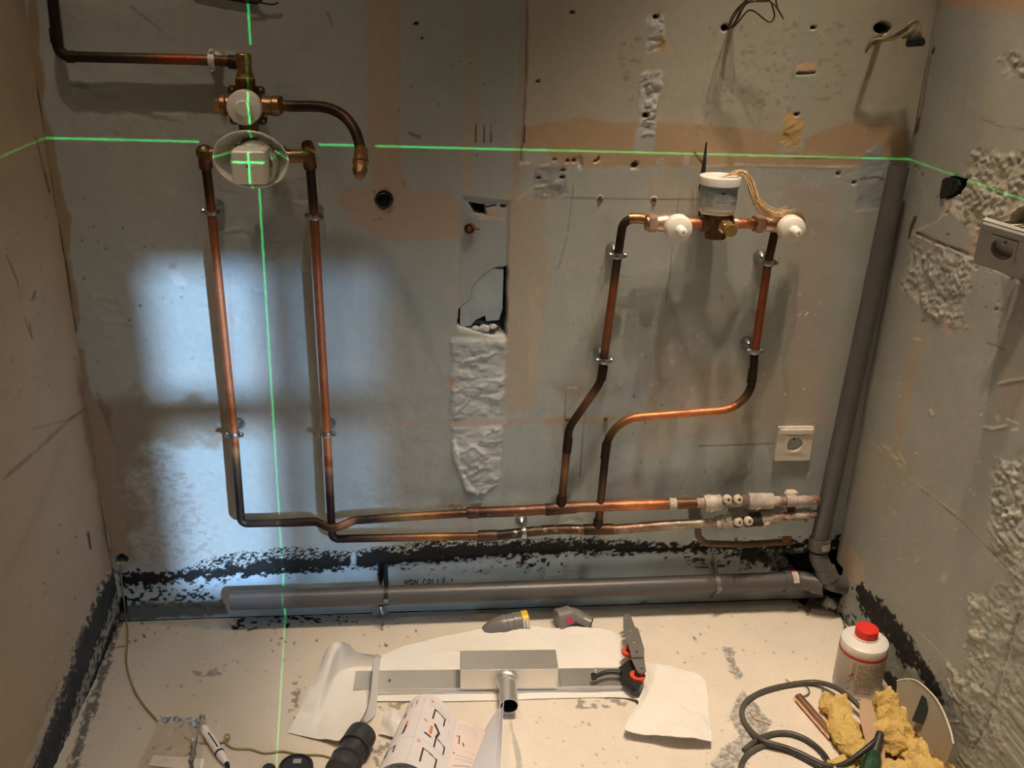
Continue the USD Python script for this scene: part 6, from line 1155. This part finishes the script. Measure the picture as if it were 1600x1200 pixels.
Gs = PchipInterpolator(np.linspace(0, 1, 6), Gs, axis=0)(np.linspace(0, 1, 36)); wv_ = np.linspace(0, 1, 10)[None, :, None]; Gs = Gs[:, :1] * (1 - wv_) + Gs[:, 1:] * wv_
part(t, 'wall', slab(Gs, .0012), 'shell_plastic', True)
part(t, 'rim', sweep(Gs[::2, 0], .0022, 8), 'cream_plastic', True)
qv = [F(1441, 1086, .116), F(1456, 1098, .122), F(1441, 1132, .086), F(1425, 1126, .080)]
single('black_card', slab(np.array([[qv[0], qv[1]], [qv[3], qv[2]]]), .002), 'black_plastic', 'small black card stuck in the plastic shell', 'card')
t = Thing('green_tool', 'dark green tool with a black cable grommet standing in the pile at the bottom edge', 'tool', F(1362, 1200))
n0, n1 = F(1375, 1148, .062), F(1364, 1186, .040); nd = unit(n1 - n0)
part(t, 'grommet', lathe([(0, -.006), (.0055, -.006), (.0082, -.002), (.0088, .010), (.0092, .040), (.010, .046), (0, .046)], n0, nd, 24), 'black_rubber')
part(t, 'handle', lathe([(0, .040), (.0115, .040), (.0165, .052), (.019, .066), (.020, .12), (0, .12)], n0, nd, 12), 'green_handle', 20)
for x, y, r_ in ((1003, 940, .010),):
    f = F(x, y, .004); single('saddle_offcut', sweep(spline([f + [-.010, .004, .006], f + [-.004, .0, .0], f + [.004, -.002, .0], f + [.010, .0, .004]], 16), .0042, 10), 'steel_grey', 'small grey curved offcut at the foot of the drain pipe', 'offcut', smooth=True)
f0, f1 = F(1247, 948, .003), F(1264, 953, .003); single('debris_stick', sweep([f0, (f0 + f1) / 2 + [0, .001, .001], f1], .0030, 8), 'twig', 'small brown stick of debris on the floor by the corner hole', 'debris', smooth=True)

# ------------------------------------------------------------------ the cross-line laser level that draws the green lines (it stands behind the camera)
LZ = np.array([.588, -2.30, 1.1016])
lz_axis = unit([-.085, 1, 0]); lz_side = np.cross(lz_axis, up3)
TILT = -.0110                                     # the horizontal line drops slightly to the right
las = UsdLux.SphereLight.Define(stage, '/World/Light_laser')
las.CreateRadiusAttr(.00005); light_attrs(las, 90.0, (.02, 1.0, .22)); aim(las, LZ, LZ + lz_axis)
sh = UsdLux.ShapingAPI.Apply(las.GetPrim()); sh.CreateShapingConeAngleAttr(50.0); sh.CreateShapingConeSoftnessAttr(0.0)
t = Thing('laser_level', 'small black cross-line laser level projecting the green lines', 'laser level', LZ)
gap, dist, hw = .00012, .080, .15
h2 = unit(lz_side * math.cos(TILT) + up3 * math.sin(TILT)); v2 = unit(np.cross(h2, lz_axis))
vdir = v2
fc = LZ + lz_axis * dist
for sx in (-1, 1):
    for sz in (-1, 1):
        q = [fc + h2 * sx * gap / 2 + vdir * sz * gap / 2, fc + h2 * sx * hw + vdir * sz * gap / 2, fc + h2 * sx * hw + vdir * sz * hw, fc + h2 * sx * gap / 2 + vdir * sz * hw]
        part(t, 'aperture_plate', hull([p for k in q for p in (k, k + lz_axis * .0004)]), 'black_matt', False)
for sx, sz in ((1, 0), (-1, 0), (0, 1), (0, -1)):
    c = LZ + (h2 * sx + vdir * sz) * hw + lz_axis * .02
    A = np.array([h2, vdir, lz_axis]); size = (.002 if sx else 2 * hw, .002 if sz else 2 * hw, .124)
    part(t, 'case_side', rbox(c, size, .0005, A), 'black_matt')
part(t, 'case_back', rbox(LZ - lz_axis * .042, (2 * hw, 2 * hw, .002), .0005, np.array([h2, vdir, lz_axis])), 'black_matt')
